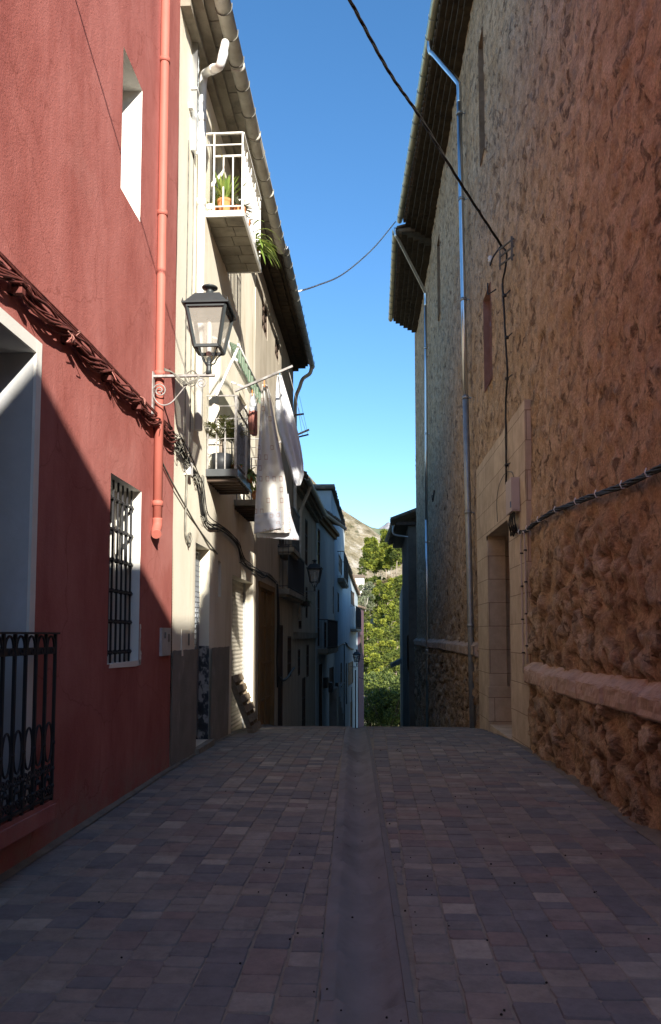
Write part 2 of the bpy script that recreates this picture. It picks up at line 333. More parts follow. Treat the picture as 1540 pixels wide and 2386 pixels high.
def church_mat():
    m, nt, p = newmat('lime_rendered_rubble'); L = nt.links.new
    v = coords(nt)
    r1 = ramp(nt, [(.28, (.30, .185, .10)), (.42, (.55, .375, .23)), (.55, (.70, .505, .335)), (.72, (.81, .63, .45))]); L(noisetex(nt, v, 3.4, 14, .74), r1.inputs[0])
    r2 = ramp(nt, [(.5, (0, 0, 0)), (.68, (.75, .75, .75))]); L(noisetex(nt, v, .8, 5, .6), r2.inputs[0])
    col = mixc(nt, r2.outputs[0], r1.outputs[0], (.55, .36, .20))
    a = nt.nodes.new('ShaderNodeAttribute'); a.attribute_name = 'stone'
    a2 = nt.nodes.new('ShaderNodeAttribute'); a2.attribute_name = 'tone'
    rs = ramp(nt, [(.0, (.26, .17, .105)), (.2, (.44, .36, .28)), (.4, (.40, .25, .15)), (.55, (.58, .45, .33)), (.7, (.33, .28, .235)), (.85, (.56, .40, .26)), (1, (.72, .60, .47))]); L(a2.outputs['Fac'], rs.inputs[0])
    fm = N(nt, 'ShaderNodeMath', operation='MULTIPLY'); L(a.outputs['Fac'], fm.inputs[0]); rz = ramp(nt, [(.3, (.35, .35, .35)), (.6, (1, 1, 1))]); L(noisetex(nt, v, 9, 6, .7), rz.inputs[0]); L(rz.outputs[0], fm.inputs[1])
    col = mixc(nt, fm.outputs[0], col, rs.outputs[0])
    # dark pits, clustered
    ga = nt.nodes.new('ShaderNodeAttribute'); ga.attribute_name = 'gap_shade'; col = mixc(nt, ga.outputs['Fac'], col, (.15, .09, .055))  # earth mortar gaps, colour darkened for the shade between stones
    rp = ramp(nt, [(.38, (.8, .8, .8)), (.455, (0, 0, 0))]); L(noisetex(nt, v, 5.0, 6, .66, .7), rp.inputs[0])
    rq = ramp(nt, [(.38, (.45, .45, .45)), (.6, (1, 1, 1))]); L(noisetex(nt, v, 1.1, 4), rq.inputs[0])
    mu = N(nt, 'ShaderNodeMath', operation='MULTIPLY'); L(rp.outputs[0], mu.inputs[0]); L(rq.outputs[0], mu.inputs[1])
    col = mixc(nt, mu.outputs[0], col, (.15, .095, .062))
    rf = ramp(nt, [(.32, (.68, .66, .64)), (.68, (1.2, 1.18, 1.16))]); L(noisetex(nt, v, 38, 6, .7), rf.inputs[0])
    col = mixc(nt, 1.0, col, rf.outputs[0], 'MULTIPLY')
    L(col, p.inputs['Base Color']); p.inputs['Roughness'].default_value = .95; p.inputs['Specular IOR Level'].default_value = .15
    b = N(nt, 'ShaderNodeBump', Strength=1.0, Distance=.06); h1 = noisetex(nt, v, 13, 10, .72)
    s2 = N(nt, 'ShaderNodeMath', operation='MULTIPLY_ADD'); L(mu.outputs[0], s2.inputs[0]); s2.inputs[1].default_value = -.6; L(h1, s2.inputs[2]); L(s2.outputs[0], b.inputs['Height']); L(b.outputs[0], p.inputs['Normal'])
    return m
CHURCH = church_mat()
def ashlar_mat():
    m, nt, p = newmat('pale_ashlar'); L = nt.links.new
    v = coords(nt); sep = nt.nodes.new('ShaderNodeSeparateXYZ'); L(v, sep.inputs[0]); cb = nt.nodes.new('ShaderNodeCombineXYZ')
    ax = N(nt, 'ShaderNodeMath', operation='ADD'); L(sep.outputs[0], ax.inputs[0]); L(sep.outputs[1], ax.inputs[1]); L(ax.outputs[0], cb.inputs[0]); L(sep.outputs[2], cb.inputs[1])
    br = N(nt, 'ShaderNodeTexBrick', Scale=1.0); br.inputs['Brick Width'].default_value = .85; br.inputs['Row Height'].default_value = .43; br.inputs['Mortar Size'].default_value = .006
    br.inputs['Color1'].default_value = (.66, .54, .40, 1); br.inputs['Color2'].default_value = (.58, .47, .345, 1); br.inputs['Mortar'].default_value = (.30, .215, .15, 1); L(cb.outputs[0], br.inputs['Vector'])
    rr = ramp(nt, [(.3, (.74, .68, .62)), (.7, (1.12, 1.1, 1.06))]); L(noisetex(nt, v, 2.4, 10, .65), rr.inputs[0])
    L(mixc(nt, 1.0, br.outputs[0], rr.outputs[0], 'MULTIPLY'), p.inputs['Base Color']); p.inputs['Roughness'].default_value = .9
    b = N(nt, 'ShaderNodeBump', Strength=.5, Distance=.01); L(noisetex(nt, v, 18, 8), b.inputs['Height'])
    b2 = N(nt, 'ShaderNodeBump', Strength=.6, Distance=.012); b2.invert = True; L(br.outputs['Fac'], b2.inputs['Height']); L(b.outputs[0], b2.inputs['Normal']); L(b2.outputs[0], p.inputs['Normal'])
    return m
ASHLAR = ashlar_mat()
STONEL = mat('pinkish_ledge_stone', [(.25, (.38, .27, .20)), (.75, (.60, .46, .36))], scale=3, detail=10, rough=.95, bump=.7, bscale=16, bdist=.02, stain=(4, .55, .7, (.24, .19, .17), .6, (1, 1, 1)))
def rock_mat():
    m, nt, p = newmat('dry_rock_and_scrub'); L = nt.links.new
    v = coords(nt)
    r1 = ramp(nt, [(.36, (.10, .09, .05)), (.45, (.25, .21, .13)), (.53, (.35, .30, .21)), (.60, (.54, .49, .41))]); L(noisetex(nt, v, .045, 14, .8), r1.inputs[0])
    vo = N(nt, 'ShaderNodeTexVoronoi', Scale=.11); L(v, vo.inputs['Vector']); rv = ramp(nt, [(.22, (1, 1, 1)), (.36, (0, 0, 0))]); L(vo.outputs['Distance'], rv.inputs[0])
    rn = ramp(nt, [(.45, (0, 0, 0)), (.6, (1, 1, 1))]); L(noisetex(nt, v, .009, 5), rn.inputs[0])
    mu = N(nt, 'ShaderNodeMath', operation='MULTIPLY'); L(rv.outputs[0], mu.inputs[0]); L(rn.outputs[0], mu.inputs[1])
    L(mixc(nt, mu.outputs[0], r1.outputs[0], (.055, .07, .032)), p.inputs['Base Color']); p.inputs['Roughness'].default_value = 1; p.inputs['Specular IOR Level'].default_value = .1
    b = N(nt, 'ShaderNodeBump', Strength=1, Distance=14.0); L(noisetex(nt, v, .04, 12, .75), b.inputs['Height']); L(b.outputs[0], p.inputs['Normal']); return m
ROCK = rock_mat()
FORESTHILL = mat('wooded_slope', [(.3, (.06, .085, .05)), (.55, (.11, .135, .075)), (.75, (.2, .19, .12))], scale=.02, detail=12, rough=1, bump=1, bscale=.05, bdist=6)
PEAKM = mat('grey_limestone', [(.3, (.22, .22, .24)), (.7, (.42, .40, .39))], scale=.01, detail=12, rough=1, bump=1, bscale=.02, bdist=20)

# ------------------------------------------------------------------ sky and sun
SUN_AZ, SUN_EL = 22.0, 23.1
sd = Vector((-math.sin(math.radians(SUN_AZ)) * math.cos(math.radians(SUN_EL)), math.cos(math.radians(SUN_AZ)) * math.cos(math.radians(SUN_EL)), -math.sin(math.radians(SUN_EL))))
sl = bpy.data.lights.new("sun", 'SUN'); so = bpy.data.objects.new("sun", sl); COL.objects.link(so)
sl.energy = 5.0; sl.angle = math.radians(.5); sl.color = (1, .94, .84)
so.rotation_euler = sd.to_track_quat('-Z', 'Y').to_euler(); so.location = (10, -30, 30)
w = bpy.data.worlds.new("World"); scene.world = w; w.use_nodes = True
nt = w.node_tree; bg = nt.nodes['Background']; sk = nt.nodes.new('ShaderNodeTexSky'); sk.sky_type = 'NISHITA'; sk.sun_disc = False
sk.sun_elevation = math.radians(SUN_EL); sk.sun_rotation = math.radians(180 - SUN_AZ); sk.altitude = 600; sk.air_density = 1.0; sk.dust_density = .3; sk.ozone_density = 2.0
hs = nt.nodes.new('ShaderNodeHueSaturation'); hs.inputs['Saturation'].default_value = 1.24; nt.links.new(sk.outputs[0], hs.inputs['Color']); nt.links.new(hs.outputs[0], bg.inputs[0]); bg.inputs[1].default_value = .112
scene.view_settings.view_transform = 'Standard'; scene.view_settings.look = 'None'; scene.view_settings.gamma = 1; scene.view_settings.exposure = 1.2

# ------------------------------------------------------------------ ground
def gz(y):
    if y < 9: return 0.0
    if y < 24: return -.0067 * (y - 9) ** 2
    return -.0067 * 225 - .2 * (y - 24)
def XL(y): return -2.385
def XR(y): return 2.315 - .013 * y
DS = lambda y: -.026 * (min(y, 22) - 3)
b = MB()
ys = frange(-30, 8, 4) + frange(9, 24, .75) + frange(26, 80, 4)
for i in range(len(ys) - 1):
    y0, y1 = ys[i], ys[i + 1]
    e0, e1 = DS(y0), DS(y1)
    for xa, xb, l_, r_ in ((-6, -.226, 0, 1), (.182, 6, 1, 0)): b.quad((xa + e0 * l_, y0, gz(y0) - .009), (xb + e0 * r_, y0, gz(y0) - .009), (xb + e1 * r_, y1, gz(y1) - .009), (xa + e1 * l_, y1, gz(y1) - .009))
    if y0 < -1.6 or y1 > 20: b.quad((-.226 + e0, y0, gz(y0) - .008), (.182 + e0, y0, gz(y0) - .008), (.182 + e1, y1, gz(y1) - .008), (-.226 + e1, y1, gz(y1) - .008))
    b.quad((-1.3, y0, gz(y0) - .10), (.8, y0, gz(y0) - .10), (.8, y1, gz(y1) - .10), (-1.3, y1, gz(y1) - .10))
struct(b.build('street', MORTAR))
# tumbled pavers, columns running along the street
b = MB(); vals = []
def paver(x0, x1, y0, y1):
    g = .003; e = .004; dz = ru(-.004, .004); j = lambda: ru(-.0045, .0045)
    zs = [gz(y0) + dz, gz(y1) + dz]
    o = [(x0 + g, y0 + g, zs[0] - .012), (x1 - g, y0 + g, zs[0] - .012), (x1 - g, y1 - g, zs[1] - .012), (x0 + g, y1 - g, zs[1] - .012)]
    c = .011
    top = []
    for (cx, cy_, sx, sy) in ((x0, y0, 1, 1), (x1, y0, -1, 1), (x1, y1, -1, -1), (x0, y1, 1, -1)):
        z = zs[0] if cy_ == y0 else zs[1]
        pa = (cx + sx * (g + e), cy_ + sy * (g + e + c), z); pb = (cx + sx * (g + e + c), cy_ + sy * (g + e), z)
        top += ([pa, pb] if sx * sy > 0 else [pb, pa])
    top = [(p[0] + j(), p[1] + j(), p[2]) for p in top]
    low = []
    for p in top:
        mx, my = (x0 + x1) / 2, (y0 + y1) / 2
        low.append((mx + (p[0] - mx) * 1.045, my + (p[1] - my) * 1.045, p[2] - .012))
    n = len(b.v); b.v += [Vector(p) for p in low + top]
    t = rnd()
    for k in range(8):
        b.f.append((n + k, n + (k + 1) % 8, n + 8 + (k + 1) % 8, n + 8 + k)); b.m.append(0); b.s.append(True); vals.append(t)
    b.f.append(tuple(n + 8 + k for k in range(8))); b.m.append(0); b.s.append(False); vals.append(t)
wv = (2.33 - .232) / 11
for side, xs0, nc in ((-1, -2.33, 12), (1, -.19, 13)):
    for cidx in range(nc):
        y = -1.5 - ru(0, .2)
        while y < 20:
            Lp = random.choice((.12, .12, .18, .18, .18, .24)) * ru(.97, 1.03)
            x0 = xs0 + cidx * wv + .006 * math.sin(y * .9 + cidx); x1 = x0 + wv
            if side < 0: x1 = min(x1, -.232 + DS(y + Lp))
            else: x0 = max(x0, .186 + DS(y))
            if x1 - x0 > .05: paver(x0, x1, y, y + Lp)
            y += Lp
struct(b.build('street_paving', PAVER, fattr={'rnd': vals}))
b = MB()
pr = [(-.228, .0), (-.17, .003), (-.155, -.002), (-.11, -.034), (-.06, -.056), (-.02, -.062), (.03, -.056), (.08, -.034), (.125, -.004), (.152, -.004)]
y = -1.6
while y < 20:
    y1 = y + .5; q = [(a, z + (ru(-.002, .002))) for a, z in pr]
    for sa, sb in ((y + .004, y1 - .004),):
        ya = frange(sa, sb, .08); jx = ru(-.004, .004)
        b.grid(lambda u, v: (q[int(u)][0] + .006 * noise.noise(Vector((u, v * 6, 3))) + jx + DS(v), v, q[int(u)][1] + .006 * noise.noise(Vector((u * .8, v * 5, 8))) + gz(v) + (.030 * ((v - y) / .5) ** 2 - .012) * (1 if 1 < u < 8 else .15)), list(range(len(q))), ya)
    y = y1
struct(b.build('drain_channel', DRAIN))
b = MB(); y = -1.6
while y < 20:
    da, db = DS(y), DS(y + 1)
    b.hexa([(.14 + da, y + .003, gz(y) - .02), (.182 + da, y + .003, gz(y) - .02), (.182 + db, y + .997, gz(y + 1) - .02), (.14 + db, y + .997, gz(y + 1) - .02),
            (.142 + da, y + .003, gz(y) + .008), (.18 + da, y + .003, gz(y) + .003), (.18 + db, y + .997, gz(y + 1) + .003), (.142 + db, y + .997, gz(y + 1) + .008)]); y += 1
struct(b.build('drain_kerb', CURB))
b = MB()
for (xa, xb) in ((-2.40, -2.335), (2.08, 2.32)):
    yy = frange(-2, 24, .35)
    b.grid(lambda u, v: (u + (.02 * noise.noise(Vector((v * 2, u * 3, 1)))) - (.013 * v - .05 if u > 2.1 else 0) * (1 if u > 0 else 0), v, gz(v) + .004 + (.03 if abs(u) > (2.36 if u < 0 else 2.31) else 0) + .004 * noise.noise(Vector((u * 9, v * 4, 0)))), [xa, xb], yy)
struct(b.build('wall_footing_mortar', FOOT))
seed0 = None
for i in range(130):
    y = 3.2 + 9 * rnd() ** 1.3; x = ru(-.9, 1.9) if rnd() < .8 else ru(-2, 2)
    if abs(x) > 1.95: continue
    z = gz(y) + .007 + (-.03 if -.12 < x < .08 else 0)
    if seed0 is None:
        m_ = MB(); m_.lathe([(.001, -.008), (.008, -.004), (.009, .001), (.006, .006), (.001, .008)], (0, 0, 0), 7)
        seed0 = m_.build('fallen_seed', SEEDM); o = seed0
        tag(o, 'tiny black seed lying loose on the street paving', 'seed', 'black seeds scattered on the paving')
    else:
        o = seed0.copy(); COL.objects.link(o)
    o.location = (x, y, z); o.rotation_euler = (0, 0, ru(0, 6)); s_ = ru(.4, .75); o.scale = (s_, s_ * 1.15, s_)

# ------------------------------------------------------------------ facades
class Fac:
    def __init__(s, A, B, side):
        s.A = Vector((A[0], A[1], 0)); d = Vector((B[0] - A[0], B[1] - A[1], 0)); s.L = d.length; s.t = d.normalized()
        s.n = Vector((s.t.y, -s.t.x, 0)) if side > 0 else Vector((-s.t.y, s.t.x, 0))
    def pt(s, u, z, w=0.0):
        p = s.A + s.t * u + s.n * w; p.z = z; return p
    def px(s, x, y, w=0.0):
        d = ray(x, y); o = s.A + s.n * w; k = (o - CAM).dot(s.n) / d.dot(s.n); p = CAM + d * k
        return (p - s.A).dot(s.t), p.z
    def box(s, mb, u0, u1, z0, z1, w0, w1, m=0):
        mb.hexa([s.pt(u0, z0, w0), s.pt(u1, z0, w0), s.pt(u1, z0, w1), s.pt(u0, z0, w1), s.pt(u0, z1, w0), s.pt(u1, z1, w0), s.pt(u1, z1, w1), s.pt(u0, z1, w1)], m)
    def hole(s, x0, y0, x1, y1):
        a = s.px(x0, y0); c = s.px(x1, y1); return (min(a[0], c[0]), max(a[0], c[0]), min(a[1], c[1]), max(a[1], c[1]))
def cuts(a, b_, st, extra):
    pts = sorted(set([round(x, 4) for x in extra if a < x < b_] + [a, b_])); out = []
    for i in range(len(pts) - 1):
        n = max(1, int(math.ceil((pts[i + 1] - pts[i]) / st)))
        out += [pts[i] + (pts[i + 1] - pts[i]) * k / n for k in range(n)]
    return out + [b_]
def facade_wall(F, name, material, parent, z0, z1, holes, step=.25, disp=None, depth=6.0, u0=0.0, u1=None, top=None):
    u1 = F.L if u1 is None else u1
    mb = MB(); hs = [tuple(round(q, 4) for q in h[:4]) for h in holes]
    us = cuts(u0, u1, step, [h[0] for h in hs] + [h[1] for h in hs]); zs = cuts(z0, z1, step, [h[2] for h in hs] + [h[3] for h in hs])
    def dd(u, z):
        if disp is None: return 0
        for h in hs:      # openings keep straight edges
            if h[0] - 1e-3 <= u <= h[1] + 1e-3 and h[2] - 1e-3 <= z <= h[3] + 1e-3: return 0
        return disp(u, z)
    mb.grid(lambda u, z: F.pt(u, z, dd(u, z)), us, zs, lambda u, z: any(h[0] < u < h[1] and h[2] < z < h[3] for h in hs))
    zt = top or z1
    mb.quad(F.pt(u0, z0, 0), F.pt(u0, z0, -depth), F.pt(u0, z1, -depth), F.pt(u0, z1, 0))
    mb.quad(F.pt(u1, z0, 0), F.pt(u1, z0, -depth), F.pt(u1, z1, -depth), F.pt(u1, z1, 0))
    mb.quad(F.pt(u0, z0, -depth), F.pt(u1, z0, -depth), F.pt(u1, z1, -depth), F.pt(u0, z1, -depth))
    mb.quad(F.pt(u0, z1, 0), F.pt(u1, z1, 0), F.pt(u1, z1, -depth), F.pt(u0, z1, -depth))
    return mb.build(name, material, parent)
def reveal(F, h, depth, material, parent, name='reveal', slope=0.0):
    mb = MB(); u0, u1, z0, z1 = h[:4]; d = -depth
    for a, c in (((u0, z0), (u0, z1)), ((u1, z1), (u1, z0)), ((u0, z1), (u1, z1)), ((u1, z0), (u0, z0))):
        mb.quad(F.pt(*a, 0), F.pt(*c, 0), F.pt(*c, d), F.pt(*a, d))
    return mb.build(name, material, parent)
def pane(F, h, depth, material, parent, name='pane'):
    mb = MB(); F.box(mb, h[0] - .02, h[1] + .02, h[2] - .02, h[3] + .02, -depth - .03, -depth); return mb.build(name, material, parent)
def win(F, h, parent, depth=.2, rm=None, fm=WOODD, pm=GLASSD, name='window', kind='window', bars=(1, 1)):
    rm = rm or WHITEP; u0, u1, z0, z1 = h[:4]; f = .05
    mb = MB(); d0, d1 = -depth, -depth + .04
    F.box(mb, u0, u0 + f, z0, z1, d0, d1); F.box(mb, u1 - f, u1, z0, z1, d0, d1)
    F.box(mb, u0 + f, u1 - f, z1 - f, z1, d0, d1 - .002); F.box(mb, u0 + f, u1 - f, z0, z0 + f, d0, d1 - .002)
    for k in range(bars[0]):
        c = u0 + (u1 - u0) * (k + 1) / (bars[0] + 1); F.box(mb, c - .03, c + .03, z0 + f, z1 - f, d0, d1 - .004)
    for k in range(bars[1]):
        c = z0 + (z1 - z0) * (k + 1) / (bars[1] + 1); F.box(mb, u0 + f, u1 - f, c - .02, c + .02, d0, d1 - .008)
    o = mb.build(name, fm, parent)
    reveal(F, h, depth + .02, rm, o); pane(F, h, depth, pm, o, 'door_panel' if kind == 'door' else 'pane')
    return o
def railing(mb, F, u0, u1, z, w1, h, sp=.12, r=.008, w0=0.0, rails=(1.0, .06), top=.02):
    for fr in rails:
        zz = z + h * fr; q = top if fr == 1.0 else r
        mb.bar(F.pt(u0, zz, w0), F.pt(u0, zz, w1), q * 2); mb.bar(F.pt(u1, zz, w0), F.pt(u1, zz, w1), q * 2); mb.bar(F.pt(u0 - q, zz, w1), F.pt(u1 + q, zz, w1), q * 2)
    n = max(1, int(round((u1 - u0) / sp)))
    for k in range(n + 1): u = u0 + (u1 - u0) * k / n; mb.bar(F.pt(u, z, w1), F.pt(u, z + h, w1), r * 2, up=(0, 1, 0))
    n = max(1, int(round((w1 - w0) / sp)))
    for k in range(n):
        ww = w0 + (w1 - w0) * k / n
        if ww - w0 < .02: continue
        for u in (u0, u1): mb.bar(F.pt(u, z, ww), F.pt(u, z + h, ww), r * 2, up=(0, 1, 0))
def balcony(F, u0, u1, z, dep, parent, slab, rail, thick=.12, h=1.0, sp=.12):
    mb = MB(); F.box(mb, u0, u1, z - thick, z, -.05, dep); F.box(mb, u0 + .05, u1 - .05, z - thick - .06, z - thick, -.05, dep - .06)
    o = mb.build('balcony', slab, parent); r = MB(); railing(r, F, u0 + .03, u1 - .03, z, dep - .03, h, sp); r.build('railing', rail, o); return o
def tile_roof(F, u0, u1, zfn, over, depth, pitch, parent, material=TILE, step=.22, wfn=None):
    mb = MB(); wf = wfn or (lambda u: over); n = int((u1 - u0) / step)
    us = [u0 + (u1 - u0) * k / n for k in range(n + 1)]
    for k in range(n):
        a, c = us[k], us[k + 1]
        mb.hexa([F.pt(a, zfn(a), wf(a)), F.pt(c, zfn(c), wf(c)), F.pt(c, zfn(c) + pitch * (depth + wf(c)), -depth), F.pt(a, zfn(a) + pitch * (depth + wf(a)), -depth),
                 F.pt(a, zfn(a) + .05, wf(a)), F.pt(c, zfn(c) + .05, wf(c)), F.pt(c, zfn(c) + .05 + pitch * (depth + wf(c)), -depth), F.pt(a, zfn(a) + .05 + pitch * (depth + wf(a)), -depth)])
    for k in range(n + 1):
        u = us[k] + ru(-.02, .02); p0 = F.pt(u, zfn(us[k]) + .07 + ru(-.01, .015), wf(us[k]) + .05 + ru(-.03, .03)); p1 = F.pt(u, zfn(us[k]) + .07 + pitch * (depth + wf(us[k])), -depth)
        mb.tube([p0, p0.lerp(p1, .5), p1], [.095, .085, .08], 8)
    return mb.build('roof', material, parent)
def half_gutter(mb, pts, r, n=8, m=0):
    pts = [Vector(p) for p in pts]; d = (pts[-1] - pts[0]); d.z = 0; d.normalize(); s = Vector((d.y, -d.x, 0)); b0 = len(mb.v)
    prof = [(math.cos(math.pi * k / n + math.pi), math.sin(math.pi * k / n + math.pi)) for k in range(n + 1)]
    prof = [(-1.08, .08)] + prof + [(1.08, .08)] + [(c * .86, q * .86) for c, q in reversed(prof)]
    k2 = len(prof)
    for p in pts:
        for c, q in prof: mb.v.append(p + s * (c * r) + Vector((0, 0, q * r)))
    for i in range(len(pts) - 1):
        for j in range(k2): mb.f.append((b0 + i * k2 + j, b0 + i * k2 + (j + 1) % k2, b0 + (i + 1) * k2 + (j + 1) % k2, b0 + (i + 1) * k2 + j)); mb.m.append(m); mb.s.append(True)
    for i in (0, len(pts) - 1): mb.f.append(tuple(b0 + i * k2 + j for j in range(k2))); mb.m.append(m); mb.s.append(False)
def straps(lst, r, th, material, parent):
    for p, d in lst: q_ = MB(); strap(q_, p, d, r, 0, th); q_.build('gutter_strap', material, parent)
def strap(mb, p, d, r, m=0, th=.008):
    d = Vector(d).normalized(); s = Vector((d.y, -d.x, 0)); pts = [Vector(p) + s * (math.cos(a) * r) + Vector((0, 0, math.sin(a) * r)) for a in [math.pi + math.pi * k / 10 for k in range(11)]]
    pts = [pts[0] + Vector((0, 0, .06))] + pts + [pts[-1] + Vector((0, 0, .06))]; mb.tube(pts, th, 5, m)

# ------------------------------------------------------------------ red townhouse
Y0R, YC = -3.0, 9.03
FR_ = Fac((-2.385, Y0R), (-2.385, YC), 1)
red = thing('townhouse', 'dark red stuccoed townhouse with a tall barred window, left foreground', 'house', (-2.385, 3, 0))
U = lambda y: y - Y0R
hup = (U(6.95), U(7.56), 5.80, 7.22); hgr = (U(6.84), U(7.77), 1.29, 3.03); hdr = (U(3.9), U(5.2), .39, 3.54)
dn = lambda u, z: .006 * noise.noise(Vector((u * .8, z * .8, 3))) + .003 * noise.noise(Vector((u * 4, z * 4, 9)))
facade_wall(FR_, 'wall', RED, red, -.1, 11.0, [hup, hgr, hdr], .2, dn, 7)
o = win(FR_, hup, red, .5, WHITEP)
# barred window
mb = MB(); u0, u1, z0, z1 = hgr
for a, c, e, f in ((u0, u0 + .05, z0, z1), (u1 - .05, u1, z0, z1), (u0 + .05, u1 - .05, z0, z0 + .05), (u0 + .05, u1 - .05, z1 - .05, z1), ((u0 + u1) / 2 - .03, (u0 + u1) / 2 + .03, z0 + .05, z1 - .05)):
    FR_.box(mb, a, c, e, f, -.3, -.26 if e in (z0, z1) else -.258)
gw = mb.build('window', WHITEP, red); reveal(FR_, hgr, .3, WHITEP, gw)
mb = MB(); FR_.box(mb, u0 - .01, u1 + .01, z0 - .01, z1 + .01, -.33, -.3); mb.build('pane', GLASSD, gw)
mb = MB(); wg = -.085; hz = [z0 + .10 + (z1 - z0 - .28) * k / 5 for k in range(6)]
for k in range(7):
    u = u0 + .05 + (u1 - u0 - .10) * k / 6
    mb.bar(FR_.pt(u, z0 - .01, wg), FR_.pt(u, z1 + .01, wg), .017, up=(0, 1, 0))
for z in hz:
    mb.bar(FR_.pt(u0 - .01, z, wg), FR_.pt(u1 + .01, z, wg), .028, .016)
    for k in range(7):
        u = u0 + .05 + (u1 - u0 - .10) * k / 6; mb.bar(FR_.pt(u, z - .02, wg), FR_.pt(u, z + .02, wg), .034, up=(0, 1, 0))
mb.build('window_grille', IRON, gw)
mb = MB()   # chipped plaster beside the grille sill
for k in range(9):
    zz = z0 - .03 + k * .045; wd = .03 + .05 * abs(noise.noise(Vector((k * .7, 2, 0)))) + (.03 if k < 3 else 0)
    mb.quad(FR_.pt(u1 - .005, zz, .009), FR_.pt(u1 + wd, zz + ru(-.01, .01), .009), FR_.pt(u1 + wd * ru(.6, 1), zz + .046, .009), FR_.pt(u1 - .005, zz + .046, .009))
mb.quad(FR_.pt(u0 + .02, z0 - .035, .009), FR_.pt(u1 - .1, z0 - .05, .009), FR_.pt(u1 + .05, z0 - .04, .009), FR_.pt(u1 + .03, z0 + .01, .009), FR_.pt(u0 + .05, z0 + .004, .009))
mb.build('chipped_plaster', WHITEP, gw)
# tall balcony door
mb = MB(); u0, u1, z0, z1 = hdr
FR_.box(mb, u0, u0 + .08, z0, z1 - .08, -.52, -.45); FR_.box(mb, u1 - .08, u1, z0, z1 - .08, -.52, -.45); FR_.box(mb, u0, u1, z1 - .08, z1, -.52, -.452)
dro = mb.build('balcony_door', WOODD, red); reveal(FR_, hdr, .52, GREYP, dro)
mb = MB(); FR_.box(mb, u0, u1, z0, z1, -.56, -.52); mb.build('door_panel', WOODD, dro)
mb = MB(); wd = .095
FR_.box(mb, u1, u1 + wd * .9, z0, z1 + wd, .001, .022); FR_.box(mb, u0 - wd, u0, z0, z1 + wd, .001, .022); FR_.box(mb, u0, u1, z1, z1 + wd, .001, .0215); mb.build('door_surround', WHITEP, dro)
mb = MB(); FR_.box(mb, U(3.2), U(5.44), .27, .37, -.05, .15); FR_.box(mb, U(3.2), U(5.44), .37, .4, -.5, .13)
bal = mb.build('balcony_ledge', RED, red)
# wrought iron railing
mb = MB(); zb, zt = .40, 1.565; wr = .125; ye = 5.40; sp = .155
mb.bar(FR_.pt(U(3.2), zt, wr), FR_.pt(U(ye + .03), zt, wr), .045, .014); mb.bar(FR_.pt(U(ye), zt, -.03), FR_.pt(U(ye), zt, wr), .03, .014)
mb.bar(FR_.pt(U(3.2), zt - .12, wr), FR_.pt(U(ye), zt - .12, wr), .012, .05); mb.bar(FR_.pt(U(3.2), zb + .03, wr), FR_.pt(U(ye), zb + .03, wr), .02, .02)
mb.bar(FR_.pt(U(ye), zb + .03, -.03), FR_.pt(U(ye), zb + .03, wr), .018)
k = 0; y = ye
def scroll(yc, zc, r, turns, sgn, flip, th=.007):
    pts = []
    for i in range(26):
        t = i / 25; a = flip + sgn * turns * 2 * math.pi * t; rr = r * (1 - .82 * t); pts.append(FR_.pt(U(yc + rr * math.cos(a)), zc + rr * math.sin(a), wr))
    mb.tube(pts, th, 5)
while y > 3.2:
    mb.bar(FR_.pt(U(y), zb, wr), FR_.pt(U(y), zt, wr), .02, up=(0, 1, 0))
    for z in (zb + .40, zb + .22, zb + .10): mb.lathe([(.001, -.022), (.016, -.012), (.019, 0), (.016, .012), (.001, .022)], FR_.pt(U(y), z, wr), 8)
    ym = y - sp / 2; n0 = 16
    # arch under the hand rail
    mb.tube([FR_.pt(U(ym + .058 * math.cos(a)), zt - .105 + .085 * math.sin(a), wr) for a in [math.pi * i / 10 for i in range(11)]], .009, 5)
    mb.tube([FR_.pt(U(ym + .018 * math.cos(a)), zt - .12 + .018 * math.sin(a), wr + .008) for a in [2 * math.pi * i / 10 for i in range(11)]], .006, 4)
    # pointed oval and scrolls in the lower third
    mb.tube([FR_.pt(U(ym + .056 * math.sin(a)), zb + .41 - .135 * math.cos(a), wr) for a in [2 * math.pi * i / 20 for i in range(21)]], .008, 5)
    scroll(ym + .03, zb + .235, .036, 1.3, 1, math.pi, .007); scroll(ym - .03, zb + .235, .036, 1.3, -1, 0, .007)
    scroll(ym + .032, zb + .075, .038, 1.3, -1, math.pi, .007); scroll(ym - .032, zb + .075, .038, 1.3, 1, 0, .007)
    mb.tube(spline([FR_.pt(U(ym - .06), zb + .03, wr), FR_.pt(U(ym - .03), zb + .14, wr), FR_.pt(U(ym), zb + .2, wr), FR_.pt(U(ym + .03), zb + .14, wr), FR_.pt(U(ym + .06), zb + .03, wr)], 4), .007, 5)
    mb.lathe([(.001, -.02), (.02, -.01), (.024, 0), (.02, .01), (.001, .02)], FR_.pt(U(ym), zb + .165, wr), 8)
    y -= sp
mb.build('railing', IRON, bal)
# eave above the frame
mb = MB(); FR_.box(mb, -0.2, FR_.L + .0, 11.0, 11.12, -7, .35); FR_.box(mb, -.2, FR_.L, 11.12, 11.25, -6.9, .25); mb.build('cornice', CONC, red)

mt = thing('meter_box', 'small pale meter box let into the red wall beside the corner', 'meter box', (-2.385, 8.5, 1.4))
a = FR_.px(372, 1462); c = FR_.px(392, 1526); mb = MB(); FR_.box(mb, a[0], c[0], c[1], a[1], -.03, .03); mb.build('door', METERP, mt)
mb = MB(); mb.bar(FR_.pt(a[0] + .1, a[1] - .12, .034), FR_.pt(a[0] + .1, a[1] - .05, .034), .03, .01, up=(0, 1, 0)); FR_.box(mb, a[0] + .25, c[0] - .06, a[1] - .16, a[1] - .07, .03, .033); mb.build('latch', GREYCABLE, mt)

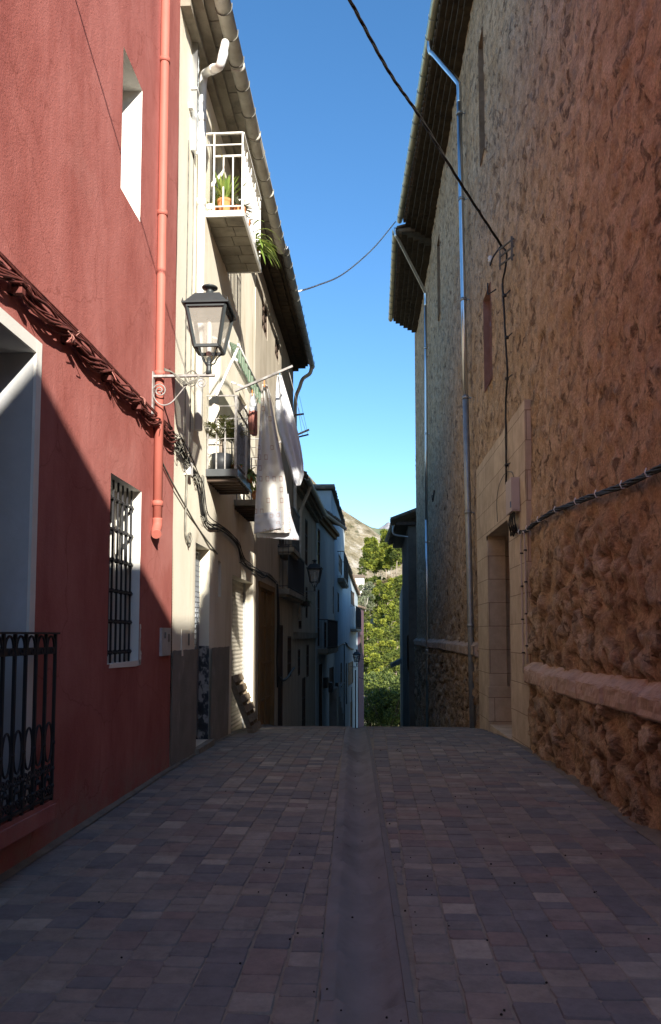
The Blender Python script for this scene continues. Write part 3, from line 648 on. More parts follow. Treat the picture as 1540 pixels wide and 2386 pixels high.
# red drainpipe
dp = thing('drainpipe', 'salmon painted drainpipe on the red house, ending short above the street', 'drainpipe', (-2.31, 8.15, 2.6))
xp, yp = -2.335, 8.2
mb = MB(); mb.tube([(xp, yp, 11.0), (xp, yp, 8), (xp, yp, 5), (xp, yp, 2.80)], .05, 16); mb.tube(spline([(xp, yp, 2.82), (xp, yp, 2.74), (xp + .0, yp - .05, 2.67), (xp + .02, yp - .1, 2.63)], 5), .053, 16); mb.build('pipe', REDPIPE, dp)
for zz in (8.05, 6.25, 4.42, 2.98):
    mb = MB(); mb.lathe([(.05, -.03), (.06, -.028), (.06, .022), (.05, .03)], (xp, yp, zz), 16); mb.bar((xp, yp, zz + .03), (-2.385, yp, zz + .03), .02); mb.build('collar', REDPIPE, dp)

# cable bundle along the red wall
cb = thing('cable_bundle', 'thick bundle of red painted cables sagging between clamps on the red wall', 'cable bundle', (-2.385, 6, 3.8))
mb = MB(); clamps = [3.0, 3.9, 4.82, 5.68, 6.55, 7.42, 8.2, 8.95]
for c in range(13):
    pts = []; ph = ru(0, 6.28); fr = ru(.9, 1.6); amp = ru(.02, .055); sg = ru(.0, .09)
    for i in range(len(clamps) - 1):
        for k in range(7):
            t = k / 7; y = clamps[i] + (clamps[i + 1] - clamps[i]) * t; s = 4 * t * (1 - t)
            a = ph + y * fr * 4
            pts.append((-2.33 + .028 * math.cos(a) + .012 * noise.noise(Vector((y * 3, c, 0))), y, 3.88 - s * sg + (amp * .5 + .6 * amp * s) * math.sin(a) + .02 * noise.noise(Vector((y * 2, c * 3, 5)))))
    mb.tube(pts, ru(.006, .012), 6)
for c in range(3):    # straight upper cables
    mb.tube([(-2.345, y, 3.945 + .012 * c + .008 * math.sin(y * 2 + c)) for y in frange(2.8, 8.8, .3)], .009, 6)
mb.build('cables', REDCABLE, cb)
for c in range(22):   # loose tails and ties
    mb = MB()
    y = random.choice(clamps[:-1]) + ru(-.12, .12); z = 3.88 + ru(-.06, .05); x = -2.30
    mb.tube(spline([(x, y, z), (x + ru(.0, .05), y + ru(-.05, .05), z + ru(-.05, .03)), (x + ru(-.02, .05), y + ru(-.06, .06), z - ru(.03, .11))], 4), .0045, 5); mb.build('loose_tail', REDCABLE if c % 3 else RED, cb)
for y in clamps[:-1]:
    mb = MB(); mb.box(-2.385, -2.29, y - .025, y + .025, 3.79, 3.83); mb.box(-2.385, -2.36, y - .03, y + .03, 3.79, 3.95); mb.build('clamp', REDCABLE, cb)

# ------------------------------------------------------------------ wall lantern (arm along +X from the wall)
def lantern(name, label, loc):
    L_ = thing(name, label, 'street lamp', loc, 'wall lanterns along the street'); X, Y, Z = loc
    P = lambda x, y, z: (X + x, Y + y, Z + z)
    mb = MB(); mb.box(X, X + .68, Y - .02, Y + .02, Z - .012, Z + .012); mb.box(X - .01, X + .012, Y - .03, Y + .03, Z - .42, Z + .05); mb.build('bracket_arm', GREYIRON, L_)
    mb = MB(); s = .00463; q = lambda px, py: P((px - 367) * s, 0, (885 - py) * s)
    def spir(cx, cy, r, a0, turns, sg):
        return [q(cx + r * (1 - .85 * i / 30) * math.cos(a0 + sg * turns * 6.283 * i / 30), cy - r * (1 - .85 * i / 30) * math.sin(a0 + sg * turns * 6.283 * i / 30)) for i in range(31)]
    s1 = spir(384, 919, 17, math.radians(190), 1.9, -1); s2 = spir(482, 903, 13, math.radians(150), 1.8, -1)
    mid = spline([q(368, 921), q(371, 936), q(382, 950), q(397, 954), q(413, 947), q(430, 928), q(448, 906), q(462, 895), q(471, 896)], 5)
    mb.tube(list(reversed(s1)) + mid[1:-1] + s2, .0075, 6); mb.build('scroll', GREYIRON, L_)
    cx, cy = .615, 0.0
    mb = MB(); mb.tube([P(cx, cy, .01), P(cx, cy, .06), P(cx, cy, .14), P(cx, cy, .2)], [.034, .03, .024, .02], 10); mb.lathe([(.02, 0), (.034, .005), (.034, .03), (.02, .04)], P(cx, cy, .10), 10)
    hb, ht, zb, zt = .132, .207, .285, .70
    for sx in (-1, 1):
        for sy in (-1, 1): mb.tube(spline([P(cx + sx * .02, cy + sy * .02, .13), P(cx + sx * .05, cy + sy * .05, .15), P(cx + sx * .075, cy + sy * .075, .22), P(cx + sx * hb, cy + sy * hb, zb + .01)], 5), .009, 6)
    mb.build('stem', LAMPP, L_)
    mb = MB(); C = [(-1, -1), (1, -1), (1, 1), (-1, 1)]
    for i in range(4):
        a, c2 = C[i], C[(i + 1) % 4]
        mb.bar(P(cx + a[0] * hb, cy + a[1] * hb, zb), P(cx + a[0] * ht, cy + a[1] * ht, zt), .032)
        mb.bar(P(cx + a[0] * hb, cy + a[1] * hb, zb), P(cx + c2[0] * hb, cy + c2[1] * hb, zb), .03); mb.bar(P(cx + a[0] * ht, cy + a[1] * ht, zt), P(cx + c2[0] * ht, cy + c2[1] * ht, zt), .034)
    fr = mb.build('lantern_frame', LAMPP, L_)
    for i in range(4):
        a, c2 = C[i], C[(i + 1) % 4]; k = .985
        mb = MB(); p4 = [P(cx + a[0] * hb * k, cy + a[1] * hb * k, zb), P(cx + c2[0] * hb * k, cy + c2[1] * hb * k, zb), P(cx + c2[0] * ht * k, cy + c2[1] * ht * k, zt), P(cx + a[0] * ht * k, cy + a[1] * ht * k, zt)]
        ctr = Vector(P(cx, cy, .5)); inn = [Vector(p) + (ctr - Vector(p)) * .012 for p in p4]; mb.hexa([p4[0], p4[1], inn[1], inn[0], p4[3], p4[2], inn[2], inn[3]]); mb.build('glass_pane', LGLASS, fr)
    mb = MB()
    def fr_ring(h0, z0, h1, z1):
        for i in range(4):
            a, c2 = C[i], C[(i + 1) % 4]; mb.quad(P(cx + a[0] * h0, cy + a[1] * h0, z0), P(cx + c2[0] * h0, cy + c2[1] * h0, z0), P(cx + c2[0] * h1, cy + c2[1] * h1, z1), P(cx + a[0] * h1, cy + a[1] * h1, z1))
    fr_ring(.18, zt + .012, .25, zt + .012); fr_ring(.25, zt + .012, .253, zt + .03); fr_ring(.253, zt + .03, .222, zt + .042); fr_ring(.222, zt + .042, .135, zt + .165); fr_ring(.135, zt + .165, .01, zt + .185)
    for a in C: mb.lathe([(.001, 0), (.008, .01), (.006, .025), (.001, .04)], P(cx + a[0] * .24, cy + a[1] * .24, zt + .03), 6)
    rf = mb.build('cap', LAMPP, L_)
    mb = MB(); mb.lathe([(.06, .185), (.055, .2), (.042, .225), (.038, .25), (.06, .262), (.085, .27), (.088, .282), (.07, .292), (.035, .3), (.03, .312), (.014, .32), (.001, .325)], P(cx, cy, zt), 16); mb.build('finial', LAMPP, rf)
    mb = MB(); mb.tube([P(cx, cy, .22), P(cx, cy, .30), P(cx + .0, cy, .52), P(cx, cy, .62)], [.028, .03, .032, .02], 10); mb.build('lamp_tube', BULBM, L_)
    return L_
lan = lantern('wall_lantern', 'large dark lantern on a scrolled bracket beside the salmon drainpipe', (-2.385, 8.11, 4.36))
mb = MB()
for c in range(3):
    mb.tube(spline([(-2.26, 8.09, 4.42 + .01 * c), (-2.16, 8.09, 4.39), (-2.05, 8.08, 4.30 - .02 * c), (-1.95, 8.1, 4.24 + .03 * c), (-1.88, 8.09, 4.33), (-1.95, 8.12, 4.42), (-2.02, 8.1, 4.36), (-1.98, 8.09, 4.27), (-1.85, 8.1, 4.36), (-1.8, 8.1, 4.4)], 5), .007, 5)
o = mb.build('lamp_wire', GREYCABLE, lan)

# ------------------------------------------------------------------ cream house (A) and its neighbour (B)
YA, YB = 15.3, 22.5
FA = Fac((-2.385, YC), (-2.385, YA), 1); UA = lambda y: y - YC
ca = thing('rendered_house', 'cream rendered house with two planted balconies next to the red townhouse', 'house', (-2.385, 12, 0))
h1 = (UA(10.95), UA(11.85), 7.57, 9.25); h2 = (UA(10.95), UA(11.7), 3.9, 5.95); hch = (UA(10.23), UA(11.14), .06, 2.80); hro = (UA(12.95), UA(15.22), -.4, 2.58); h3 = (UA(13.45), UA(14.25), 3.9, 5.9); hv = (UA(11.75), UA(11.98), 2.15, 2.7)
def wavy(u, z):
    return .018 * noise.noise(Vector((u * .55, z * .35, 11))) + .006 * noise.noise(Vector((u * 2.2, z * 1.4, 5))) + .03 * smooth(u, 0, 1.2) * (1 - smooth(u, 1.3, 3.2))
facade_wall(FA, 'wall', CREAM, ca, -.6, 9.42, [h1, h2, hch, hro, h3, hv], .16, wavy, 7)
win(FA, h1, ca, .25, CREAM, WOODD, GLASSD, 'window', bars=(1, 2)); win(FA, h2, ca, .25, CREAM, WOODD, GLASSD, 'window', bars=(1, 2)); win(FA, h3, ca, .25, CREAM, WOODD, GLASSD, 'window', bars=(1, 2))
# dado painted band, a skin of cement on the wall foot
zd = lambda u: 1.37 + .012 * noise.noise(Vector((u * 6, 0, 0)))
for ua, ub in ((0.0, hch[0]), (hch[1], hro[0] - .3)):
    mb = MB(); us = frange(ua, ub, .1); top = [-.4, .0, .4, .8, 1.2, 'd']
    mb.grid(lambda u, v: FA.pt(u, zd(u) if v == 5 else top[int(v)], wavy(u, zd(u) if v == 5 else top[int(v)]) + .012), us, [0, 1, 2, 3, 4, 5]); mb.build('dado', CEMENT, ca)
mb = MB(); mb.grid(lambda w_, z: FA.pt(hch[1] - .004 - .002 * math.sin(z * 9), z, w_), [-.31, -.2, -.1, .006], frange(.06, 1.4, .1))
PEEL = mat('peeling_dark_paint', [(.40, (.04, .042, .045)), (.5, (.06, .065, .07)), (.56, (.36, .35, .32))], scale=7, detail=8, rough=.9, stretch=(1, 1, .7)); mb.build('peeling_jamb', PEEL, ca)
dr = win(FA, hch, ca, .32, CREAM, WOODD, WOODD, 'door', 'door', (0, 0))
mb = MB()
for k in range(26):
    u = hch[0] + .03 + (hch[1] - hch[0] - .06) * k / 25
    mb.tube([FA.pt(u, 2.72, -.15), FA.pt(u + ru(-.004, .004), 1.4, -.15 + ru(-.005, .005)), FA.pt(u, .12, -.15)], .009, 5)
    z = 2.7
    while z > .15:
        mb.lathe([(.001, -.014), (.013, -.004), (.013, .006), (.001, .014)], FA.pt(u, z, -.15), 5); z -= .075
mb.bar(FA.pt(hch[0], 2.74, -.15), FA.pt(hch[1], 2.74, -.15), .025); mb.build('chain_curtain', HUBMETAL, dr)
mb = MB(); FA.box(mb, hch[0] - .05, hch[1] + .05, -.3, .058, -.3, .09); mb.build('doorstep', CONC, dr)
reveal(FA, hv, .06, CREAM, ca, 'blind_niche'); mb = MB(); FA.box(mb, hv[0] - .01, hv[1] + .01, hv[2] - .01, hv[3] + .01, -.08, -.06); mb.build('niche_back', BEIGE, ca)
# roller shutter
gs = MB(); z = hro[2]; us = [hro[0] - .01, hro[1] + .01]; zz = []
prof = []
while z < hro[3] + .04:
    for k in range(5): prof.append((z + .075 * k / 5, -.2 + .016 * math.sin(math.pi * k / 5)))
    z += .075
gs.grid(lambda u, v: FA.pt(u, prof[int(v)][0], prof[int(v)][1]), us, list(range(len(prof))))
gd = gs.build('roller_shutter', SHUTTER, ca); reveal(FA, hro, .21, CREAM, gd)
mb = MB(); FA.box(mb, hro[0], hro[0] + .05, hro[2], hro[3], -.199, -.15); mb.build('shutter_rail', DULLGALV, gd); mb = MB(); FA.box(mb, hro[1] - .05, hro[1], hro[2], hro[3], -.199, -.15); mb.build('shutter_rail', DULLGALV, gd)
# eave: concrete soffit with grooves
zE = 9.42
mb = MB(); FA.box(mb, -.0, FA.L, zE, zE + .10, -.3, .13); FA.box(mb, 0, FA.L, zE + .10, zE + .16, -.3, .27)
n = 14
for k in range(n): FA.box(mb, FA.L * k / n + .008, FA.L * (k + 1) / n - .008, zE + .16, zE + .205, -.3, .46 + .004 * (k % 2))
FA.box(mb, 0, FA.L, zE + .206, zE + .26, -.3, .5)
mb.build('cornice', CONC, ca); tile_roof(FA, 0, FA.L, lambda u: zE + .27, .40, 7, .3, ca)
gA = MB(); gl = [FA.pt(-.25, 9.46, .53), FA.pt(3, 9.45, .53), FA.pt(FA.L - .05, 9.44, .53)]; half_gutter(gA, gl, .095, 10)
go = gA.build('gutter', PVC, ca); u = .1; sl_ = []
while u < FA.L - .1: sl_.append((FA.pt(u, 9.455, .53), (0, 1, 0))); u += ru(.42, .62)
straps(sl_, .103, .007, GREYCABLE, go)
mb = MB()
for u in (1.1, 2.6, 4.2): mb.lathe([(.001, 0)], (0, 0, 0), 3) if False else mb.tube([FA.pt(u - .05, 9.45, .53), FA.pt(u + .05, 9.45, .53)], .103, 14)
mb.build('gutter_joint', PVC, go)
# upper balcony
b1u, b1v = UA(10.48), UA(12.22); d1 = .575
mb = MB(); FA.box(mb, b1u, b1v, 7.535, 7.575, -.2, d1)
FA.box(mb, b1u, b1u + .03, 7.49, 7.5345, -.05, d1 - .03); FA.box(mb, b1v - .03, b1v, 7.49, 7.5345, -.05, d1 - .03); FA.box(mb, b1u, b1v, 7.49, 7.5345, d1 - .03, d1)
ub = mb.build('balcony', WPVC, ca)
mb = MB()
for k in range(6):
    a = b1u + .03 + (b1v - b1u - .06) * k / 6; c = b1u + .03 + (b1v - b1u - .06) * (k + 1) / 6
    m_ = .30 * d1
    mb_w = .0 if k % 2 else .12
    FA.box(mb, a + .008, c - .008, 7.50, 7.534, 0, d1 * (.62 - mb_w) - .004); FA.box(mb, a + .008, c - .008, 7.502, 7.534, d1 * (.62 - mb_w) + .004, d1 - .032)
mb.build('soffit_plank', CONC, ub)
mb = MB(); za, zb = 7.575, 8.73; du_, dv_ = b1u + .02, b1v - .02; we = d1 - .03
for u in (du_, dv_):
    mb.bar(FA.pt(u, zb, 0), FA.pt(u, zb, we), .035, .022); mb.bar(FA.pt(u, zb - .17, 0), FA.pt(u, zb - .17, we), .016); mb.bar(FA.pt(u, za + .07, 0), FA.pt(u, za + .07, we), .014)
    mb.bar(FA.pt(u, zb - .34, we * .25), FA.pt(u, zb - .34, we), .024)
    for fr, t in ((.25, zb), (1.0, zb)): mb.bar(FA.pt(u, za, we * fr), FA.pt(u, t, we * fr), .022, up=(0, 1, 0))
    for fr in (.5, .75): mb.bar(FA.pt(u, za + .07, we * fr), FA.pt(u, zb - .34, we * fr), .018, up=(0, 1, 0))
mb.bar(FA.pt(du_, zb, we), FA.pt(dv_, zb, we), .045, .03); mb.bar(FA.pt(du_, zb - .17, we), FA.pt(dv_, zb - .17, we), .02); mb.bar(FA.pt(du_, za + .07, we), FA.pt(dv_, za + .07, we), .02)
for k in range(1, 13): mb.bar(FA.pt(du_ + (dv_ - du_) * k / 13, za, we), FA.pt(du_ + (dv_ - du_) * k / 13, zb - (.17 if k % 3 else 0), we), .016, up=(0, 1, 0))
mb.build('railing', WHITEIRON, ub)
# lower balconies
def low_balcony(y0, y1, dep, z, panel):
    u0, u1 = UA(y0), UA(y1); mb = MB()
    FA.box(mb, u0, u1, z - .10, z, -.1, dep); FA.box(mb, u0 + .001, u1 - .001, z - .118, z - .102, dep - .03, dep + .012)
    bo = mb.build('balcony', STEELD if panel else CONC, ca); mb = MB(); k = 0; u = u0 + .08
    while u < u1 - .1:
        FA.box(mb, u, u + .09, z - .16, z - .1205, -.05, dep - .02); u += .19
    mb.build('joist', WOODD, bo)
    mb = MB(); zb = z + 1.06; a, c, we = u0 + .015, u1 - .015, dep - .02
    for u in (a, c):
        for dz in (0, -.15, -.33, -.47, -.62): mb.bar(FA.pt(u, zb + dz, 0), FA.pt(u, zb + dz, we), (.018 if dz == 0 else .008))
        for fr in (.1, .37, .64, .97): mb.bar(FA.pt(u, z, we * fr), FA.pt(u, zb if fr > .9 else zb - .33, we * fr), .02 if fr < .9 else .035, up=(0, 1, 0))
    for dz in (0, -.2, -.98): mb.bar(FA.pt(a, zb + dz, we), FA.pt(c, zb + dz, we), .022)
    n = int((c - a) / .1)
    for k in range(n + 1): mb.bar(FA.pt(a + (c - a) * k / n, z, we), FA.pt(a + (c - a) * k / n, zb, we), .012, up=(0, 1, 0))
    mb.build('railing', GREYIRON, bo)
    if panel:
        mb = MB(); us = frange(a + .02, c - .02, .02)
        mb.grid(lambda u, v: FA.pt(u, v, we - .025 + .008 * math.sin(u * 80)), us, [z + .02, z + .4, z + .72]); mb.build('corrugated_screen', DULLGALV, bo)
    return bo
low_balcony(10.69, 11.9, .48, 3.9, True); low_balcony(13.05, 14.6, .48, 3.88, False)

# awning with scalloped striped valance
aw = thing('awning', 'green and white striped awning with scalloped valance above the lower balcony', 'awning', (-2.385, 11.3, 6))
y0, y1 = 10.55, 12.75; pf = pX(560, 812, -1.9); xf, zf = -1.88, 5.63; zw = 6.15
mb = MB(); mb.grid(lambda u, v: (xf - .16 + .16 * v, u, zf + .07 - .07 * v), frange(y0, y1, .1), [0, .2, .4, .6, .8, 1]); mb.build('canvas', AWN, aw)
mb = MB(); mb.grid(lambda u, v: (xf + .008 * math.sin(u * 23), u, zf - v * (.19 + .035 * abs(math.sin((u - y0) * math.pi / .16)))), frange(y0, y1, .02), [0, .5, 1]); mb.build('valance', AWN, aw)
mb = MB(); mb.tube([(xf, y0 - .03, zf), (xf, y1 + .03, zf)], .018, 8); mb.tube([(xf - .18, y0 - .03, zf + .06), (xf - .18, y1 + .03, zf + .06)], .045, 10); mb.bar((xf - .18, y0 + .05, zf + .06), (-2.385, y0 + .05, zf + .2), .025); mb.bar((xf - .18, y1 - .05, zf + .06), (-2.385, y1 - .05, zf + .2), .025); mb.tube([(xf - .04, y0, zf - .2), (xf - .04, y1 - .4, zf - .2)], .022, 6); mb.build('roller_bar', WPVC, aw)
mb = MB(); mb.bar((xf, y0 + .02, zf), (-2.2, y0 + .05, 4.93), .03); mb.bar((xf, y1 - .02, zf), (-2.2, y1 - .05, 4.93), .03); mb.build('support_arm', WPVC, aw)

# downpipe, cable duct, wires on the cream facade
pp = thing('drainpipe', 'white plastic drainpipe with a double elbow down the cream house', 'drainpipe', (-2.3, 9.9, 4.2))
mb = MB(); px_ = -2.295; py_ = 9.92
mb.tube(spline([pX(525, 100, -1.86), pX(519, 128, -1.868), pX(515, 146, -1.88), pX(510, 156, -1.92), pX(498, 161, -2.04), pX(484, 168, -2.2), pX(475, 178, -2.28), (px_, py_, 8.9), (px_, py_, 8.6)], 4), .053, 14); mb.tube([(px_, py_, 8.65), (px_, py_, 6.5), (px_, py_, 4.25)], .052, 14); mb.build('pipe', WPVC, pp)
for p, q in ((pX(521, 122, -1.865), pX(517, 140, -1.875)), (pX(500, 160, -2.02), pX(494, 163, -2.08)), ((px_, py_, 8.5), (px_, py_, 8.62)), ((px_, py_, 7.32), (px_, py_, 7.42)), ((px_, py_, 5.6), (px_, py_, 5.7))):
    mb = MB(); mb.tube([p, q], .06, 14); mb.build('collar', WPVC, pp)
du = thing('cable_duct', 'galvanised cable duct fixed upright beside the white drainpipe', 'cable duct', (-2.35, 9.7, 7.9))
mb = MB(); mb.box(-2.385, -2.30, 9.62, 9.665, 7.92, 9.42); mb.box(-2.385, -2.315, 9.666, 9.70, 7.92, 9.42); mb.box(-2.385, -2.30, 9.701, 9.74, 7.92, 9.42); mb.build('channel', GALV, du)
mb = MB(); mb.box(-2.39, -2.33, 9.5, 9.56, 8.42, 8.5); mb.box(-2.385, -2.295, 9.60, 9.75, 8.75, 8.78); mb.build('fixing_clip', WPVC, du)
wv_ = thing('wall_wire', 'thin grey wires running straight down the cream render', 'wire', (-2.38, 9.5, 4))
mb = MB(); mb.tube([(-2.365, 9.47 + .01 * math.sin(z * 2), z) for z in frange(3.9, 7.95, .4)], .007, 5); mb.tube([(-2.365, 9.75 + .006 * math.sin(z * 3), z) for z in frange(3.9, 8.0, .4)], .007, 5); mb.build('wire', GREYCABLE, wv_)
# tangled bundle continuing over the cream house
cb2 = thing('cable_bundle', 'tangled grey and black cable bundle running under the balconies of the cream house', 'cable bundle', (-2.38, 12, 3.5))
route = [(9.0, 3.86), (9.5, 3.74), (9.95, 3.66), (10.25, 3.5), (10.45, 3.22), (10.8, 3.12), (11.4, 3.17), (12.2, 3.18), (13.1, 3.12), (13.6, 2.9), (14.3, 2.83), (15.2, 2.85), (16.2, 2.82), (17.0, 2.86), (18.4, 2.8)]
mb = MB()
for c in range(8):
    o1, o2 = ru(-.05, .05), ru(.02, .09)
    mb.tube(spline([(-2.385 + o2 + ru(0, .025), y + ru(-.05, .05), z + o1 * (1.2 if y < 12 else .7) + ru(-.03, .03)) for y, z in route], 4), ru(.005, .010), 5)
mb.build('cables', BLACKCABLE, cb2)
for c in range(26):
    mb = MB(); k = random.choice([0, 1, 1, 2, 2, 3, 4, 4, 5, 5, 6, 8, 9]); y, z = route[k]; y += ru(-.12, .12); z += ru(-.06, .06); x = -2.33; r = ru(.04, .11); a0 = ru(0, 6)
    mb.tube([(x + .03 * math.sin(i), y + r * math.cos(a0 + i * .5), z - .02 + r * .8 * math.sin(a0 + i * .5)) for i in range(random.choice((7, 10, 14)))], ru(.004, .008), 5); mb.build('cable_loop', GREYCABLE, cb2)
mb = MB()
for dy in (0, .04, .09): mb.tube(spline([(-2.34, 10.38 + dy, 3.75), (-2.33, 10.36 + dy, 3.5), (-2.33, 10.42 + dy, 3.3), (-2.32, 10.55 + dy, 3.15)], 5), .01, 6)
mb.build('drop_cable', GREYCABLE, cb2)
mb = MB(); mb.tube(spline([(-2.35, 9.56, 3.62), (-2.35, 9.52, 3.2), (-2.35, 9.50, 2.95), (-2.35, 9.53, 2.8), (-2.34, 9.66, 2.72), (-2.33, 9.75, 2.78), (-2.34, 9.72, 2.86), (-2.35, 9.64, 2.8), (-2.34, 9.68, 2.68)], 6), .013, 6)
mb.tube(spline([(-2.36, 8.25, 3.55), (-2.36, 8.9, 3.34), (-2.35, 9.6, 3.14), (-2.355, 10.3, 2.98), (-2.35, 11.5, 2.78)], 5), .012, 6); mb.build('hanging_conduit', GREYCABLE, cb2)
mb = MB(); mb.box(-2.385, -2.30, 9.53, 9.66, 3.58, 3.74); mb.build('splice_box', WPVC, cb2)
pl = thing('meter_box', 'flush cream painted meter cover low on the cream wall by the chain curtain', 'meter box', (-2.385, 9.6, 1.4))
a = FA.px(419, 1466); c = FA.px(437, 1526); mb = MB(); FA.box(mb, a[0], c[0], c[1], a[1], -.03, .028); mb.build('cover', CREAM, pl); mb = MB(); FA.box(mb, c[0] - .1, c[0] - .03, a[1] - .2, a[1] - .05, 0, .033); mb.build('latch', GREYCABLE, pl)

# wooden pallet leaning on the shutter
pa = thing('wooden_pallet', 'weathered wooden pallet leaning upright against the roller shutter', 'pallet', (-2.2, 13.6, gz(13.6)))
B0 = Vector((-2.11, 13.3, gz(13.6))); tu = Vector((-.36, 0, .93)).normalized(); ty = Vector((0, 1, 0)); tn = tu.cross(ty)
for k in range(3):
    p = B0 + ty * (.05 + .42 * k); mb = MB(); mb.bar(p, p + tu * 1.05, .05, .08, up=tn); mb.build('stringer', WOODP, pa)
for k in range(6):
    p = B0 + tu * (.06 + .185 * k) - tn * .055; mb = MB(); mb.bar(p + ty * ru(-.02, 0), p + ty * (.93 + ru(0, .02)), .12, .022, up=tn); mb.build('plank', WOODP, pa)
# ---- pots and plants
def leaf(mb, base, az, ln, wd, lift, droop, n=5, vals=None):
    d = Vector((math.cos(az), math.sin(az), 0)); s = Vector((-d.y, d.x, 0)); pts = []
    for i in range(n + 1):
        t = i / n; pts.append(Vector(base) + d * (ln * t * math.cos(lift) * (1 - .12 * t)) + Vector((0, 0, ln * (math.sin(lift) * t - droop * t * t))))
    v0 = len(mb.v)
    for i, p in enumerate(pts):
        w_ = wd * (.45 + 1.1 * (i / n) * (1 - i / n) * 2) * (1 if i < n else .08) * .5; mb.v += [p - s * w_, p + Vector((0, 0, -w_ * .5)), p + s * w_]
    r_ = rnd()
    for i in range(n):
        for j in (0, 1): mb.f.append((v0 + i * 3 + j, v0 + i * 3 + j + 1, v0 + i * 3 + 3 + j + 1, v0 + i * 3 + 3 + j)); mb.m.append(0); mb.s.append(True); vals.append(r_)
def pot(mb, c, r, h, rim=True):
    pr = [(.001, .002), (r * .72, .002), (r * .95, h * .8), (r * .95, h * .8), (r * 1.06, h * .82), (r * 1.06, h), (r * .9, h), (r * .86, h * .86), (.001, h * .86)] if rim else [(.001, .002), (r * .85, .002), (r, h), (r * .93, h), (r * .9, h * .88), (.001, h * .88)]
    mb.lathe(pr, c, 18)
def potted(name, label, c, r, h, pm, nl, ln, wd, lifts, droop, lm=LEAF, rim=True):
    t = thing(name, label, 'potted plant', c, 'pots on the balconies'); mb = MB(); pot(mb, c, r, h, rim); mb.build('pot', pm, t)
    mb = MB(); vals = []
    for k in range(nl):
        a = ru(0, 6.283); leaf(mb, (c[0] + ru(-.3, .3) * r, c[1] + ru(-.3, .3) * r, c[2] + h * .84), a, ln * ru(.6, 1.1), wd, ru(*lifts), droop * ru(.5, 1.4), 6, vals)
    mb.build('leaves', lm, t, fattr={'rnd': vals}); return t
zf_ = 7.577
potted('potted_plant', 'spiky green plant in a bright terracotta pot at the near corner of the upper balcony', (-2.12, 10.66, zf_), .105, .24, TERRA, 60, .50, .032, (.75, 1.45), .22)
potted('potted_plant', 'terracotta pot with arching leaves behind the bright one on the upper balcony', (-2.27, 10.84, zf_), .10, .2, TERRA, 54, .46, .03, (.5, 1.3), .35)
potted('potted_plant', 'dry bushy plant in a dull pot in the outer corner of the upper balcony', (-1.92, 10.72, zf_), .10, .16, TERRA, 140, .26, .02, (.2, 1.4), .4, OLIVE)
potted('potted_plant', 'small brown shrub in a clay pot midway along the upper balcony', (-1.92, 11.1, zf_), .10, .18, TERRA, 90, .22, .016, (.2, 1.4), .4, OLIVE)
potted('potted_plant', 'white pot with a few short leaves by the wall on the upper balcony', (-2.31, 10.58, zf_), .06, .13, WPVC, 10, .16, .015, (.5, 1.3), .4)
tp = thing('trailing_plant', 'broad leaves trailing out through the far rails of the upper balcony', 'potted plant', (-1.85, 11.95, zf_)); mb = MB(); pot(mb, (-1.92, 11.95, zf_), .09, .16); mb.build('pot', TERRA, tp); mb = MB(); vals = []
for k in range(22):
    leaf(mb, (-1.88, 11.95 + ru(-.25, .25), zf_ + .16 + ru(0, .12)), ru(-1.1, .5), ru(.3, .55), ru(.035, .055), ru(.1, .9), ru(.6, 1.3), 7, vals)
for k in range(9): leaf(mb, (-1.84, 11.6 + ru(-.3, .5), zf_ + .3), ru(-.9, .3), ru(.35, .6), .03, ru(.0, .5), ru(.5, 1), 7, vals)
mb.build('leaves', LEAF, tp, fattr={'rnd': vals})
pm = thing('potted_palm', 'feathery palm in a black pot on the lower balcony', 'potted palm', (-2.17, 10.86, 3.902)); mb = MB(); pot(mb, (-2.17, 10.86, 3.902), .15, .24, False); mb.build('pot', BLACKPL, pm)
mb = MB(); mb.tube([(-2.17, 10.86, 4.1), (-2.18, 10.87, 4.25), (-2.17, 10.86, 4.36)], [.03, .026, .02], 8); mb.build('stem', BARK, pm); mb = MB(); vals = []
for k in range(26):
    a = ru(0, 6.28); d = Vector((math.cos(a), math.sin(a), 0)); L_ = ru(.4, .62); lift = ru(.7, 1.35); s = Vector((-d.y, d.x, 0)); base = Vector((-2.17, 10.86, 4.3))
    for i in range(2, 13):
        t = i / 12; p = base + d * (L_ * t * math.cos(lift)) + Vector((0, 0, L_ * (math.sin(lift) * t - .35 * t * t)))
        for sg in (-1, 1): leaf(mb, p, a + sg * ru(.6, .9), .2 * (1.15 - t * .6), .017, ru(.2, .7), .3, 3, vals)
mb.build('fronds', PALM, pm, fattr={'rnd': vals})
potted('potted_plant', 'low leafy plant in a clay pot on the outer edge of the lower balcony', (-2.0, 11.08, 3.902), .085, .13, TERRA, 26, .2, .045, (.1, 1.2), .5, LEAF)
potted('potted_plant', 'dark green plant spilling from the far end of the lower balcony', (-1.93, 11.72, 3.902), .09, .14, TERRA, 40, .36, .05, (.1, 1.2), .8, LEAF)
potted('potted_plant', 'orange pot with pale leaves on the farther low balcony', (-2.02, 13.25, 3.882), .10, .17, TERRA, 30, .28, .03, (.4, 1.3), .5, LEAF)
gb = thing('gas_bottle', 'tall white gas bottle standing at the far end of the lower balcony', 'gas bottle', (-1.78, 12.3, 3.9)); c = (-2.0, 11.45, 3.902)
mb = MB(); mb.lathe([(.001, 0), (.1, 0), (.105, .02), (.105, .62), (.09, .68), (.04, .71), (.04, .74)], c, 16); mb.build('bottle', PVC, gb); mb = MB(); mb.lathe([(.04, .74), (.05, .745), (.05, .8), (.02, .82), (.02, .87), (.001, .87)], c, 12); mb.build('valve', WPVC, gb)

